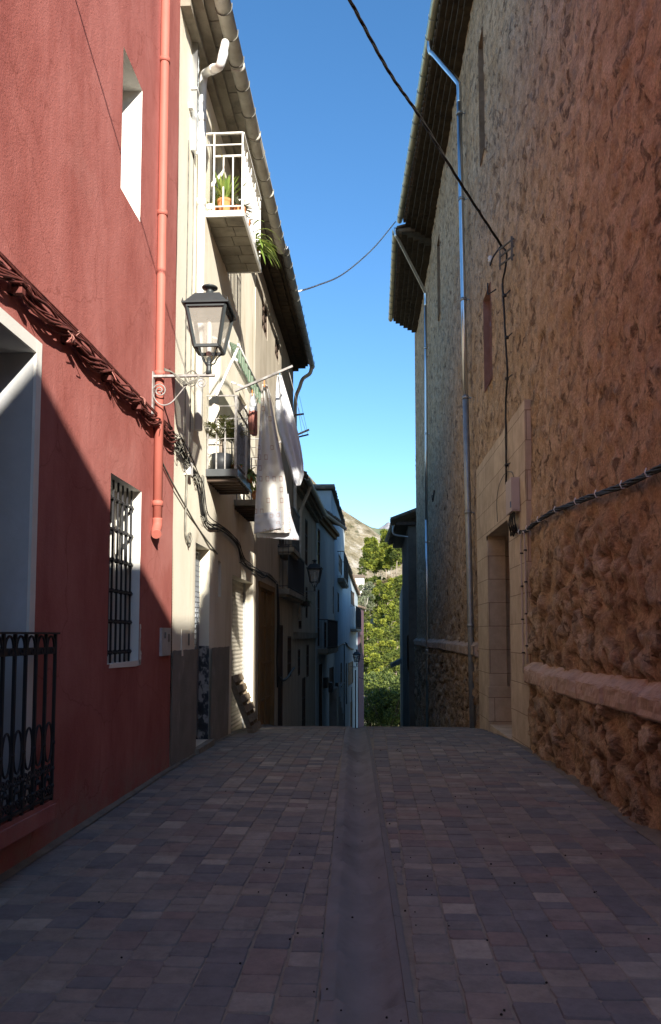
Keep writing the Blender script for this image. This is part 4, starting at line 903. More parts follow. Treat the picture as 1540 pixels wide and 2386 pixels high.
# ---- clothes line and laundry
cl = thing('clothes_airer', 'pale metal clothes-line arm reaching over the street from the lower balcony rail', 'clothes line', (-1.9, 10.95, 4.96))
A0 = Vector((-1.92, 10.9, 4.97)); A1 = pY(682, 853, 10.9); A0 = pY(547, 911, 10.9)
mb = MB(); mb.bar(A0, A1, .035, .03); mb.build('arm', GREYIRON, cl)
A2 = A0 + Vector((0, 2.9, -.15)); A3 = A1 + Vector((0, 2.9, -.15)); mb = MB(); mb.bar(A2, A3, .03, .03); mb.build('far_arm', GREYIRON, cl)
mb = MB()
for k in range(5):
    t = .12 + .2 * k; p = A0.lerp(A1, t); q = A2.lerp(A3, t); mb.tube([p, p.lerp(q, .5) - Vector((0, 0, .05)), q], .0035, 4)
mb.build('line', WHITECABLE, cl)
for m_ in (SHEETM, HEMM, SHIRTM, REDCLOTH, GREYCLOTH):
    n_ = m_.node_tree; b_ = N(n_, 'ShaderNodeBump', Strength=.5, Distance=.012); n_.links.new(noisetex(n_, coords(n_, (1, 1, .35)), 14, 5, .6, .8), b_.inputs['Height']); n_.links.new(b_.outputs[0], n_.nodes['Principled BSDF'].inputs['Normal'])
def cloth(name, label, cat, rows, Y, material, fold=.05, nf=2.3, nx=26, yslope=0.0, seed=0, sub=8, thick=.003, group='washing on the line', parent=None):
    """rows: (y_px, x_left, x_right); the hanging cloth lies about the plane y=Y with folds in depth"""
    pts = []; ks = []
    for i in range(len(rows) - 1):
        for k in range(sub):
            t = k / sub; pts.append([rows[i][q] + (rows[i + 1][q] - rows[i][q]) * t for q in range(len(rows[0]))])
    pts.append(list(rows[-1])); n = len(pts); mb = MB(); uvs = []
    W = abs((pY(rows[-1][2], rows[-1][0], Y) - pY(rows[-1][1], rows[-1][0], Y)).x)
    for i, r in enumerate(pts):
        yl, xl, xr = r[0], r[1], r[2]; yr = r[3] if len(r) > 3 else yl; v = i / (n - 1)
        for j in range(nx + 1):
            s = j / nx; x = xl + (xr - xl) * s; y = yl + (yr - yl) * s
            dy = fold * (.35 + .65 * v) * math.sin(2 * math.pi * nf * s + 1.2 * v + seed) + .3 * fold * math.sin(2 * math.pi * nf * 2.6 * s + seed * 2 - 1.5 * v) + yslope * (s - .5) + .02 * noise.noise(Vector((s * 4, v * 5, seed)))
            mb.v.append(pY(x, y, Y + dy)); uvs.append(((s - .5) * abs(xr - xl) / 1800 * Y * 1.15, v * (rows[-1][0] - rows[0][0]) / 1800 * Y))
    for i in range(n - 1):
        for j in range(nx):
            a = i * (nx + 1) + j; mb.f.append((a, a + 1, a + nx + 2, a + nx + 1)); mb.m.append(0); mb.s.append(True)
    o = mb.build(name, material, parent, loc=None if parent else tuple(mb.v[nx // 2]))
    ul = o.data.uv_layers.new(name='cloth_uv')
    for lp in o.data.loops: ul.data[lp.index].uv = uvs[lp.vertex_index]
    md = o.modifiers.new('thickness', 'SOLIDIFY'); md.thickness = thick
    if not parent: tag(o, label, cat, group)
    return o
sh = cloth('tablecloth', 'long beige tablecloth with little outlined squares hanging from the clothes line', 'tablecloth',
      [(895, 611, 622), (935, 608, 632), (1000, 604, 643), (1060, 600, 655), (1130, 597, 667), (1200, 594, 674), (1232, 592, 675), (1243, 592, 677, 1229)], 11.15, SHEETM, .10, .75, 34, .06, .4)
cloth('folded_under_hem', '', '', [(1150, 597, 672), (1200, 595, 678, 1192), (1238, 596, 690, 1225), (1252, 599, 697, 1258)], 11.25, HEMM, .06, .7, 24, .02, 1.1, parent=sh)
cloth('hem_band', '', '', [(1197, 594, 655, 1190), (1220, 593, 656, 1214), (1243.5, 591.5, 657, 1229)], 11.06, HEMM, .03, .6, 18, .0, .4, parent=sh)
cloth('shirt', 'white shirt pegged upside down on the clothes line beside the tablecloth', 'shirt',
      [(874, 646, 656), (915, 642, 668), (968, 641, 684), (1005, 648, 694), (1045, 661, 702), (1080, 672, 707), (1105, 679, 708), (1122, 684, 703), (1131, 690, 699)], 11.5, SHIRTM, .09, .8, 30, .0, 2.2)
t3 = cloth('towel', 'small two-tone towel, grey above faded red, pegged behind the tablecloth', 'towel', [(916, 584, 592), (945, 581, 599), (958, 580, 600)], 11.6, GREYCLOTH, .03, 1.4, 14, .0, .7)
cloth('red_half', '', '', [(956, 580, 600), (985, 578, 600), (1010, 582, 600), (1016, 590, 598)], 11.59, REDCLOTH, .03, 1.4, 14, .0, .7, parent=t3)
PEGM = mat('coloured_peg', (.7, .22, .06), rough=.5); PEGB = mat('blue_peg', (.05, .22, .35), rough=.5)
peg = None
for i, (x, y, Y, m_, c_) in enumerate(((616, 893, 11.13, PEGM, 'orange peg holding the top of the beige tablecloth'), (652, 874, 11.48, PEGB, 'blue peg holding the white shirt'), (588, 914, 11.58, PEGM, 'orange peg on the two-tone towel'))):
    p = pY(x, y, Y); mb = MB(); mb.bar(p + Vector((0, -.012, -.05)), p + Vector((0, -.002, .04)), .012, .008); mb.bar(p + Vector((0, .012, -.05)), p + Vector((0, .002, .04)), .012, .008); mb.tube([p + Vector((-.008, 0, -.005)), p + Vector((.008, 0, -.005))], .006, 6)
    tag(mb.build('clothes_peg', m_, None, tuple(p)), c_, 'clothes peg', 'pegs on the clothes line')

# ------------------------------------------------------------------ house B
FB = Fac((-2.385, YA), (-2.36, YB), 1)
hb = thing('rendered_house', 'long grey-beige house with a tiled eave, beyond the cream house', 'house', (-2.385, 19, 0))
hw1 = FB.hole(611, 690, 623, 795); hw2 = FB.hole(641, 775, 650, 850); hd1 = FB.hole(604, 1367, 634, 1700); hb1 = FB.hole(652, 1270, 668, 1372); hd2 = FB.hole(648, 1455, 660, 1700); hw3 = FB.hole(670, 1482, 679, 1575); hw4 = (FB.px(652, 960)[0], FB.px(664, 960)[0], 3.8, 5.6)
wb = lambda u, z: .02 * noise.noise(Vector((u * .5, z * .4, 21)))
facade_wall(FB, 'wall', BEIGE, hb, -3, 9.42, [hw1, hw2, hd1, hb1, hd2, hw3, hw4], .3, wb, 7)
for h in (hw1, hw2, hw3): win(FB, h, hb, .05, BEIGE, WOODD, GLASSD, bars=(1, 2))
win(FB, hw4, hb, .05, BEIGE, WOODD, GLASSD, bars=(1, 2))
win(FB, hd1, hb, .04, OCHRE, OCHRE, OCHRE, 'door', 'door', (1, 3)); win(FB, hd2, hb, .06, BEIGE, WOODD, WOODD, 'door', 'door', (0, 1)); win(FB, hb1, hb, .2, WHITEP, WPVC, GLASSD, bars=(1, 3))
mb = MB(); FB.box(mb, hd1[0] - .1, hd1[1] + .1, -3, hd1[3] + .12, .004, .03); 
mb = MB(); FB.box(mb, FB.px(604, 1500)[0] - .12, FB.px(604, 1500)[0], -3, hd1[3], .0, .035); FB.box(mb, hd1[1], hd1[1] + .12, -3, hd1[3], .0, .035); FB.box(mb, hd1[0] - .12, hd1[1] + .12, hd1[3], hd1[3] + .12, 0, .036); mb.build('door_surround', OCHRE, hb)
z_ = FB.px(646, 1375)[1]; balcony(FB, FB.px(646, 1375)[0], FB.px(690, 1375)[0] - .25, z_ + .05, .3, hb, CONC, IRON, .14, 1.05, .11)
balcony(FB, hw4[0] - .3, hw4[1] + .3, 3.75, .4, hb, CONC, IRON, .12, 1.0, .1)
mb = MB(); FB.box(mb, 0.001, FB.L, 9.42, 9.50, -.3, .16); n = 34
for k in range(n): FB.box(mb, FB.L * k / n + .012, FB.L * (k + 1) / n - .006, 9.50, 9.56, -.3, .36 + .01 * (k % 2))
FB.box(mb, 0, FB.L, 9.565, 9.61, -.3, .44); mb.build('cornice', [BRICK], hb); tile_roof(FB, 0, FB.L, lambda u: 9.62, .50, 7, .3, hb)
mb = MB(); half_gutter(mb, [FB.pt(.05, 9.56, .58), FB.pt(FB.L + .1, 9.58, .56)], .075, 8); g2 = mb.build('gutter', DULLGALV, hb)
u = .3; sl_ = []
while u < FB.L: sl_.append((FB.pt(u, 9.56, .58), (0, 1, 0))); u += .55
straps(sl_, .082, .006, GREYCABLE, g2)
p3 = thing('drainpipe', 'crooked dirty white drainpipe at the far eave end of the grey-beige house', 'drainpipe', (-1.9, 22.3, 8)); mb = MB()
mb.tube(spline([FB.pt(FB.L - .1, 9.5, .56), FB.pt(FB.L - .12, 9.3, .5), FB.pt(FB.L - .12, 9.15, .3), FB.pt(FB.L - .1, 8.9, .2), FB.pt(FB.L - .1, 8.5, .08), FB.pt(FB.L - .1, 7.5, .07), FB.pt(FB.L - .1, 4, .07)], 5), .055, 10); mb.build('pipe', PVC, p3)
ab = thing('clothes_airer', 'dark empty clothes-line brackets sticking out near the far corner of the grey-beige house', 'clothes line', (-2.2, 21, 6))
for (x0, y0, x1, y1) in ((684, 972, 708, 964), (688, 1023, 719, 1012)):
    Y = 19.0 if y0 < 1000 else 21.5; mb = MB(); a = pY(x0, y0, Y); c = pY(x1, y1, Y); a.x = -2.38; mb.bar(a, c, .05, .035); mb.build('arm', IRON, ab)
mb = MB()
for k in (.55, .95):
    p = pY(684 + 24 * k, 972 - 8 * k, 19.0); q = pY(688 + 31 * k, 1023 - 11 * k, 21.5); r = p + (p - q) * .7; mb.tube([r, p, q], .004, 4)
mb.build('line', BLACKCABLE, ab)
wp = thing('wall_cables', 'black cables dropping down beside the railed balcony of the grey-beige house', 'cables', (-2.3, 18.8, 2)); mb = MB()
for k in range(4): mb.tube(spline([FB.pt(3.25 + .03 * k, 2.8, .05), FB.pt(3.3 + .03 * k, 2.0, .06 + .01 * k), FB.pt(3.28 + .03 * k, 1.0, .05), FB.pt(3.34 + .03 * k, .3, .06)], 5), .016, 5)
mb.tube(spline([FB.pt(3.35, .55, .08), FB.pt(4.2, .42, .1), FB.pt(5.2, .45, .1), FB.pt(6.2, .55, .08), FB.pt(7.1, .62, .07)], 5), .03, 6); mb.build('cable', BLACKCABLE, wp)
hf = thing('hanging_planter', 'dark planter of trailing dry flowers fixed above a window down the street', 'planter', (-2.1, 24.5, 2.6)); c0 = pX(711, 1402, -2.12); mb = MB(); mb.box(c0.x - .1, c0.x + .1, c0.y - .5, c0.y + .5, c0.z - .12, c0.z); mb.build('trough', WOODD, hf); mb = MB(); vals = []
for k in range(120): leaf(mb, (c0.x + ru(-.1, .1), c0.y + ru(-.5, .5), c0.z), ru(0, 6.28), ru(.1, .28), .04, ru(-.2, 1), .6, 3, vals)
mb.build('flowers', OLIVE, hf, fattr={'rnd': vals})

# ------------------------------------------------------------------ houses C to G, farther down the lane
FC = Fac((-2.36, YB), (-2.25, 30.0), 1)
hc = thing('plastered_house', 'shadowed plaster house with narrow windows between the grey-beige and the pale blue house', 'house', (-2.3, 26, -1))
H = [FC.hole(696, 1180, 703, 1298), FC.hole(711, 1205, 717, 1320), FC.hole(696, 1350, 703, 1465), FC.hole(712, 1365, 717, 1440), FC.hole(694, 1513, 700, 1572), FC.hole(714, 1502, 720, 1575), FC.hole(704, 1580, 712, 1720)]
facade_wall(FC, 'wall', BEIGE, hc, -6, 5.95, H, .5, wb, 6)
for i, h in enumerate(H): win(FC, h, hc, .05, BEIGE, WOODD, WOODD if i == 6 else GLASSD, 'door' if i == 6 else 'window', 'door' if i == 6 else 'window', (1, 2))
mb = MB(); FC.box(mb, 0.02, FC.L, 5.95, 6.08, -.2, .14); FC.box(mb, .02, FC.L, 6.08, 6.2, -.2, .26); z = FC.px(700, 1480)[1]; FC.box(mb, .3, FC.L, z - .1, z + .1, 0, .08); mb.build('cornice', CONC, hc)
tile_roof(FC, -.02, FC.L, lambda u: 6.22, .34, 6, .28, hc); mb = MB(); half_gutter(mb, [FC.pt(0, 6.2, .42), FC.pt(FC.L, 6.25, .4)], .08, 8); mb.build('gutter', DULLGALV, hc)
p4 = thing('drainpipe', 'ochre downpipe slanting in under the eave of the shadowed plaster house', 'drainpipe', (-2.1, 24, 5)); mb = MB(); mb.tube(spline([FC.pt(1.0, 6.15, .42), FC.pt(1.1, 6.0, .36), FC.pt(1.3, 5.5, .12), FC.pt(1.32, 5.0, .07), FC.pt(1.32, 2.0, .07)], 5), .055, 10); mb.build('pipe', PVC, p4)
FD = Fac((-2.22, 30.0), (-1.84, 36.6), 1)
hd = thing('limewashed_house', 'pale blue limewashed house with tiled eave and two iron balconies', 'house', (-2.1, 33, -3))
H = [FD.hole(731, 1227, 744, 1310) if False else (FD.px(740, 1260)[0], FD.px(746, 1260)[0], FD.px(743, 1318)[1], FD.px(743, 1232)[1]), FD.hole(740, 1372, 745, 1505), FD.hole(755, 1448, 761, 1510), FD.hole(743, 1548, 751, 1720), FD.hole(767, 1556, 778, 1700), FD.hole(775.5, 1365, 777.5, 1430)]
facade_wall(FD, 'wall', PALEBLUE, hd, -8, 6.1, H, .5, wb, 6)
for i, h in enumerate(H): win(FD, h, hd, .05, PALEBLUE, WOODD, WOODD if i in (3, 4) else GLASSD, 'door' if i in (3, 4) else 'window', 'door' if i in (3, 4) else 'window', (0, 2))
z = FD.px(735, 1512)[1]; balcony(FD, FD.px(740, 1512)[0], FD.px(766, 1512)[0], z, .42, hd, CONC, IRON, .16, 1.15, .13)
mb = MB(); mb.bar(FD.pt(FD.px(757, 1480)[0], z + .5, .41), FD.pt(FD.px(763, 1480)[0], z + .85, .41), .35, .01, up=(0, 1, 0)); 
wf = lambda u: .18 + .28 * u / FD.L
mb = MB(); FD.box(mb, 0, FD.L, 6.1, 6.25, -.2, .12); FD.box(mb, 0, FD.L + .05, 6.25, 6.4, -.2, .24); mb.build('cornice', OCHRE, hd); tile_roof(FD, 0, FD.L + .1, lambda u: 6.42 + .3 * u / FD.L, .4, 6, .25, hd, wfn=wf)
mb = MB(); half_gutter(mb, [FD.pt(0, 6.42, .2), FD.pt(FD.L + .15, 6.68, .50)], .09, 8); mb.build('gutter', DULLGALV, hd)
FE = Fac((-2.06, 38.0), (-1.97, 53.0), 1)
he = thing('limewashed_house', 'tallest pale house down the lane, its bare end wall rising above the tiled eave', 'house', (-2, 45, -4))
H = [FE.hole(786, 1378, 790, 1427), FE.hole(789, 1288, 797, 1342), FE.hole(796, 1600, 799, 1690) if False else FE.hole(793, 1545, 797, 1590)]
facade_wall(FE, 'wall', PALEBLUE, he, -11, 8.75, H, .6, wb, 6)
for h in H: win(FE, h, he, .05, PALEBLUE, WOODD, WOODD, bars=(0, 1))
z = FE.px(785, 1344)[1]; balcony(FE, FE.px(786, 1344)[0], FE.px(798, 1344)[0], z, .4, he, CONC, IRON, .18, 1.5, .16)
tile_roof(FE, -.1, FE.L, lambda u: 8.78, .12, 3, .02, he, step=.3)
mb = MB(); FE.box(mb, -.1, .12, 8.80, 8.98, -3.6, .12); FE.box(mb, -.12, .14, 8.98, 9.05, -3.6, .16); FE.box(mb, -.14, -.005, -11, 8.75, -1.35, -1.2); mb.build('parapet_cornice', CONC, he)
FF = Fac((-1.98, 53.0), (-1.36, 67.0), 1)
hf_ = thing('limewashed_house', 'pale low house with sloping eave at the end of the lane', 'house', (-1.8, 60, -6))
H = [FF.hole(817, 1350, 826, 1412), FF.hole(811, 1545, 823, 1590), FF.hole(816, 1636, 821, 1695)]
zs_ = [6.35, 4.95]
mbw = facade_wall(FF, 'wall', PALEBLUE, hf_, -14, 5.0, H, .7, wb, 6)
mb = MB(); mb.hexa([FF.pt(0, 5, 0), FF.pt(FF.L, 5, 0), FF.pt(FF.L, 5, -6), FF.pt(0, 5, -6), FF.pt(0, 6.5, 0), FF.pt(FF.L, 5.02, 0), FF.pt(FF.L, 5.02, -6), FF.pt(0, 6.5, -6)]); mb.build('upper_wall', PALEBLUE, hf_)
for h in H: win(FF, h, hf_, .05, PALEBLUE, WOODD, WOODD, bars=(0, 1))
z = FF.px(817, 1464)[1]; balcony(FF, FF.px(816, 1464)[0], FF.px(830, 1464)[0], z, .45, hf_, CONC, IRON, .18, 1.7, .18)
tile_roof(FF, 0, FF.L, lambda u: 6.52 - 1.5 * u / FF.L, .2, 5, .2, hf_, step=.35)
FG = Fac((-1.34, 68.0), (-.92, 73.0), 1)
hg = thing('plastered_house', 'narrow mauve house, last on the left at the foot of the lane', 'house', (-1.2, 70, -8)); facade_wall(FG, 'wall', PINK, hg, -14, 4.0, [], .8, wb, 6); tile_roof(FG, 0, FG.L, lambda u: 4.02, .15, 5, .2, hg, step=.3)
mb = MB(); FG.box(mb, FG.L * .3, FG.L * .7, 0, 1.6, .0, .05); mb.build('shutter', WOODD, hg)
# small fittings on the pale houses
for i, (x0, y0, x1, y1) in enumerate(((753, 1579, 760, 1599), (765, 1590, 771, 1609), (781, 1590, 788, 1609))):
    F_ = FD if x0 < 775 else FE; a = F_.px(x0, y0); c = F_.px(x1, y1); mb = MB(); F_.box(mb, a[0], min(c[0], a[0] + .6), c[1], a[1], 0, .16)
    o = mb.build('box', IRON, tag(thing('letter_box', '', 'letter box', F_.pt(a[0], c[1], 0)), ('dark wall box nearest the brown door', 'dark wall box below the doorway, middle of the three', 'dark wall box farthest right beside the steps')[i], 'wall box', 'dark boxes on the pale blue wall'))
    F_.box(mb, a[0], a[0] + .1, a[1], a[1] + .01, 0, .2)
st = thing('stair_wall', 'dark sloping wall of an outside stair against the pale blue house', 'stair', (-1.6, 38, -6)); mb = MB(); n = 8
for k in range(n):
    y0 = 35 + k * 1.2; zt = pX(770 + k * 4.5, 1625 + k * 8.5, -1.65).z - k * .05; mb.box(-2.0, -1.65 + .001 * k, y0, y0 + 1.2, -12, zt)
mb.build('steps', CEMENT, st)
l2 = lantern('wall_lantern', 'second lantern down the lane, dark against the pale blue house', (0, 0, 0)); l2.location = (0, 0, 0)
p = pY(733, 1377, 24.6); l2.location = (p.x - .615, 24.6, p.z)
l3 = copy_tree(l2); l3['label'] = 'smallest, farthest lantern, near the foot of the lane by the mauve house'
p = pY(831, 1552, 56.0); l3.location = (p.x - .73, 56.0, p.z); l3.scale = (1.2, 1.2, 1.2)
wq = thing('wall_cables', 'dark cables and thin pipes fixed along the pale blue walls by the farthest lantern', 'cables', (-1.9, 40, -3)); 
for F_, pp_, r_ in ((FD, ((752, 1521), (762, 1517), (772, 1513), (779, 1508)), .03), (FE, ((781, 1508), (790, 1503), (801, 1497)), .035), (FF, ((804, 1497), (812, 1508), (822, 1512)), .05), (FE, ((793, 1600), (799, 1592), (802, 1586)), .03), (FE, ((800.5, 1500), (800.5, 1600), (800.5, 1710)), .035), (FF, ((806, 1545), (806, 1600), (806, 1640)), .035), (FF, ((827, 1560), (827, 1640), (827, 1710)), .05), (FF, ((818, 1600), (818, 1640), (818, 1710)), .03)):
    mb = MB(); mb.tube(spline([F_.pt(*F_.px(x, y), .05) for x, y in pp_], 4), r_, 5); mb.build('cable', BLACKCABLE, wq)
wc = thing('street_cable', 'thin cable slung across the foot of the lane in front of the trees', 'cable', (0, 60, 0)); mb = MB(); mb.tube(spline([pY(822, 1530, 52), pY(870, 1541, 54), pY(905, 1543, 56), pY(945, 1541, 58)], 5), .018, 4); mb.tube(spline([pY(836, 1578, 52), pY(870, 1586, 54), pY(910, 1591, 56), pY(945, 1592, 58)], 5), .015, 4); mb.build('cable', BLACKCABLE, wc)

# ------------------------------------------------------------------ church
CY0, CYN, CY1 = 4.0, 8.2, 34.0
FX = Fac((XR(CY0), CY0), (XR(CY1), CY1), -1); UC = lambda y: (y - CY0) / FX.t.y
ch = thing('church', 'tall rubble and lime church wall with narrow slits, filling the right side', 'church', (2.3, 12, 0))
def hC(x0, y0, x1, y1): return FX.hole(x0, y0, x1, y1)
a = FX.px(1186, 1212); c = FX.px(1142, 1700)
hdoor = (UC(12.28), UC(14.4), -.5, 3.38)
hs1 = (UC(14.15), UC(14.72), 10.75, 13.2); hs2 = (UC(13.75), UC(14.55), 6.15, 7.95); hs3 = (UC(22.6), UC(23.3), 11.2, 13.6)
ash0, ash1, ashz = UC(10.86), UC(15.55), 4.88
def cdisp(u, z):
    wv = Vector((u * 1.7, z * 1.9, 0)); wx = noise.noise_vector(wv) * .2 + noise.noise_vector(wv * 3.1) * .07
    p = Vector((u * 3.4 + wx.x * 1.6, z * 3.9 + wx.y * 1.6, 0)); ds, pts = noise.voronoi(p); e = ds[1] - ds[0]
    p2 = Vector((u * 6.5 + wx.y * 2, z * 7.0 + wx.x * 2, 3.3)); d2, q2 = noise.voronoi(p2); e2 = d2[1] - d2[0]
    n1 = noise.noise(Vector((u * .35, z * .45, 4))); cell = noise.cell(Vector((pts[0].x * 7.3, pts[0].y * 5.1, 1))) * .5 + .5; cell2 = noise.cell(Vector((q2[0].x * 6.1, q2[0].y * 4.7, 2))) * .5 + .5
    rub = (1 - smooth(z, 1.0, 1.3)) + smooth(z, 1.15, 1.25) * (1 - smooth(z + n1 * 1.3, 1.8, 3.4)); rub = min(1, rub)
    rub *= 1 - .5 * smooth(u, UC(15), UC(18)) * smooth(z, 1.3, 1.6)
    show = 1.0 if cell > .3 else .25
    h = rub * show * (.075 * smooth(e, .0, .10) * (.35 + .85 * cell) + .03 * smooth(e2, 0, .3) * cell2)
    pk = 1.0 if cell2 > .5 else 0.0
    up = (1 - .75 * rub) * pk * smooth(e2, .04, .3)
    h += .02 * up * (1 if cell2 > .72 else -1.1)
    tb = noise.fractal(Vector((u * 4.2, z * 4.0, 2)), .65, 2.1, 7)
    h += (.026 + .014 * rub) * tb + .03 * noise.noise(Vector((u * .5, z * .5, 8)))
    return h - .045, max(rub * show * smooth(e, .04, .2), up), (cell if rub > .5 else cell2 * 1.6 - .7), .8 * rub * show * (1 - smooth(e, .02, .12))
def church_wall(name, u0, u1, z0, z1, holes, us, zs):
    mb = MB(); st = []; tn = []; gp = []
    hs = [tuple(round(q, 4) for q in h) for h in holes]
    us = sorted(set([round(x, 4) for x in us if all(min(abs(x - h[0]), abs(x - h[1])) > .012 for h in hs)] + [q for h in hs for q in h[:2] if u0 < q < u1]))
    zs = sorted(set([round(x, 4) for x in zs if all(min(abs(x - h[2]), abs(x - h[3])) > .012 for h in hs)] + [q for h in hs for q in h[2:] if z0 < q < z1]))
    def f(u, z):
        d, m, t, g_ = cdisp(u, z); st.append(m); tn.append(t); gp.append(g_)
        k = 1.0
        for h in hs:
            if h[0] - .001 <= u <= h[1] + .001 and h[2] - .001 <= z <= h[3] + .001: d = d * .35; break
        if ash0 - .02 < u < ash1 + .02 and z < ashz + .02: d = min(d, -.0)
        return FX.pt(u, z, d + (.05 * (1 - smooth(z, .9, 1.05)) if u < ash0 - .01 else (.04 * (1 - smooth(z, 1.2, 1.4)) if u > ash1 else 0)))
    mb.grid(f, us, zs, lambda u, z: any(h[0] < u < h[1] and h[2] < z < h[3] for h in hs))
    return mb.build(name, CHURCH, ch, attr={'stone': st, 'tone': tn, 'gap_shade': gp})
def prog(a, b_, s0, s1):
    out = [a]
    while out[-1] < b_: t = (out[-1] - a) / (b_ - a); out.append(out[-1] + s0 + (s1 - s0) * t)
    out[-1] = b_; return out
zs_lo = prog(-.2, 5.0, .045, .06) + prog(5.0, 9.4, .065, .085)[1:]
usA = prog(UC(4.0), UC(8.2), .035, .05); usB = prog(UC(8.2), UC(18), .05, .085) + prog(UC(18), UC(34), .09, .2)[1:]
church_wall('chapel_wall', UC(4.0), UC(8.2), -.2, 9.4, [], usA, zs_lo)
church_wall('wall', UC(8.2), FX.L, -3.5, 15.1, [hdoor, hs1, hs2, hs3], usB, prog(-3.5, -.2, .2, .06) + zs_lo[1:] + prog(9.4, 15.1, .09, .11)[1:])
mb = MB()
def fq(*q): mb.quad(*[FX.pt(*p) for p in q])
fq((0, -1, 0), (0, 9.4, 0), (0, 9.4, -9), (0, -1, -9)); fq((0, 9.4, -.0), (UC(8.2), 9.4, 0), (UC(8.2), 9.4, -9), (0, 9.4, -9)); fq((UC(8.2), 9.4, -.02), (UC(8.2), 15.1, -.02), (UC(8.2), 15.1, -14), (UC(8.2), 9.4, -14)); fq((UC(8.2), -1, -9), (UC(8.2), 9.4, -9), (UC(8.2), 9.4, -14), (UC(8.2), -1, -14)); fq((0, -1, -9), (UC(8.2), -1, -9), (UC(8.2), 9.4, -9), (0, 9.4, -9))
fq((FX.L, -4, -.03), (FX.L, 15.1, -.03), (FX.L, 15.1, -14), (FX.L, -4, -14)); mb.build('end_wall', CHURCH, ch)
# wall openings
def niche(h, d, material, name):
    o = reveal(FX, h, d, NICHE, ch, name); m2 = MB(); us = frange(h[0] - .02, h[1] + .02, .08); zz = frange(h[2] - .02, h[3] + .02, .08)
    m2.grid(lambda u, z: FX.pt(u, z, -d + .02 * noise.noise(Vector((u * 5, z * 5, 3)))), us, zz); m2.build('back', material, o); return o
NICHE = mat('reddish_blocking', [(.3, (.25, .14, .11)), (.7, (.34, .2, .16))], scale=5, rough=.95, bump=.6, bscale=20, bdist=.02)
niche(hs2, .13, NICHE, 'blocked_niche'); NICHE = mat('shaded_slit_stone', [(.3, (.17, .115, .075)), (.7, (.28, .2, .14))], scale=5, rough=.95, bump=.6, bscale=20, bdist=.02); niche(hs1, .5, NICHE, 'slit_window'); niche(hs3, .5, NICHE, 'slit_window')  # slit stone coloured darker to stand for shade inside the opening
# ashlar door surround with a worn recess
mb = MB()
def ap(u, z):
    w = .012 * noise.noise(Vector((u * 2, z * 2, 5))) + .03
    if abs(u - hdoor[0]) < .02 and z < 3.3: w -= .03 + .03 * noise.noise(Vector((u, z * 4, 2)))
    return FX.pt(u + (.035 * noise.noise(Vector((0, z * 3.5, 1))) if abs(u - hdoor[0]) < .02 else 0), z, w)
us = cuts(ash0, ash1, .12, [hdoor[0], hdoor[1], UC(12.1)]); zs = cuts(-.6, ashz, .12, [3.38])
mb.grid(ap, us, zs, lambda u, z: hdoor[0] < u < hdoor[1] and z < 3.38)
for u in (ash0, ash1): mb.quad(FX.pt(u, -.6, .03), FX.pt(u, ashz, .03), FX.pt(u, ashz, -.06), FX.pt(u, -.6, -.06))
mb.quad(FX.pt(ash0, ashz, .03), FX.pt(ash1, ashz, .03), FX.pt(ash1, ashz, -.06), FX.pt(ash0, ashz, -.06))
dw = mb.build('doorway', ASHLAR, ch)
reveal(FX, (hdoor[0], hdoor[1], -.6, 3.38), .62, ASHLAR, dw)
mb = MB(); mb.quad(FX.pt(hdoor[0] + .001, 3.379, -.02), FX.pt(hdoor[1] - .001, 3.379, -.02), FX.pt(hdoor[1] - .001, 3.379, .03), FX.pt(hdoor[0] + .001, 3.379, .03)); mb.build('lintel_edge', ASHLAR, dw)
mb = MB(); FX.box(mb, hdoor[1] - .16, hdoor[1] - .001, -.6, .62, -.6, .05); FX.box(mb, hdoor[1] - .10, hdoor[1] - .002, .621, 3.3, -.3, .026); FX.box(mb, hdoor[0] - .0, hdoor[1], -.6, -.05, -.62, .04); mb.build('jamb_block', ASHLAR, dw)
mb = MB(); FX.box(mb, hdoor[0], hdoor[1], -.1, 3.38, -.68, -.6)
for k in range(8): u = hdoor[0] + (hdoor[1] - hdoor[0]) * (k + .5) / 8; FX.box(mb, u - .12, u + .12, -.1, 3.36, -.6, -.585)
mb.build('door', WOODD, dw)
# string course
def ledge(ua, ub, zt, name):
    mb = MB(); key = [(-.06, .115), (-.01, .11), (.09, .03), (.105, .015), (.11, -.01), (.108, -.15), (.10, -.165), (.02, -.20), (-.06, -.205)]; prof = []
    for (a, b_), (c, d) in zip(key, key[1:]): prof += [(a, b_), ((a * 2 + c) / 3, (b_ * 2 + d) / 3), ((a + c * 2) / 3, (b_ + d * 2) / 3)]
    prof.append(key[-1]); us = prog(ua, ub, .03, .045)
    def f(u, j):
        j = int(j); w, q = prof[j]; bk = math.floor(u / .83); jt = min(u % .83, .83 - u % .83); P3 = Vector((u * 5, q * 9, w * 9)); r = noise.fractal(P3, .7, 2.1, 6); chip = max(0, noise.noise(Vector((u * 2.2, q * 4, 7))) - .25)
        return FX.pt(u, zt - .10 + q + .010 * r + .012 * noise.cell(Vector((bk, 1, 1))) - .05 * chip * (1 if q > -.03 else -.5), w + .016 * r + .014 * noise.cell(Vector((bk, 5, 2))) - .07 * chip - .03 * (1 - smooth(jt, .0, .035)) + .012)
    mb.grid(f, us, list(range(len(prof))), sm=False)
    for u in (us[0], us[-1]): mb.quad(*[FX.pt(u, zt - .10 + q, w) for w, q in key])
    return mb.build(name, STONEL, ch)
ledge(UC(4.0), ash0 - .02, 1.17, 'string_course'); ledge(ash1 + .02, FX.L, 1.42, 'string_course')
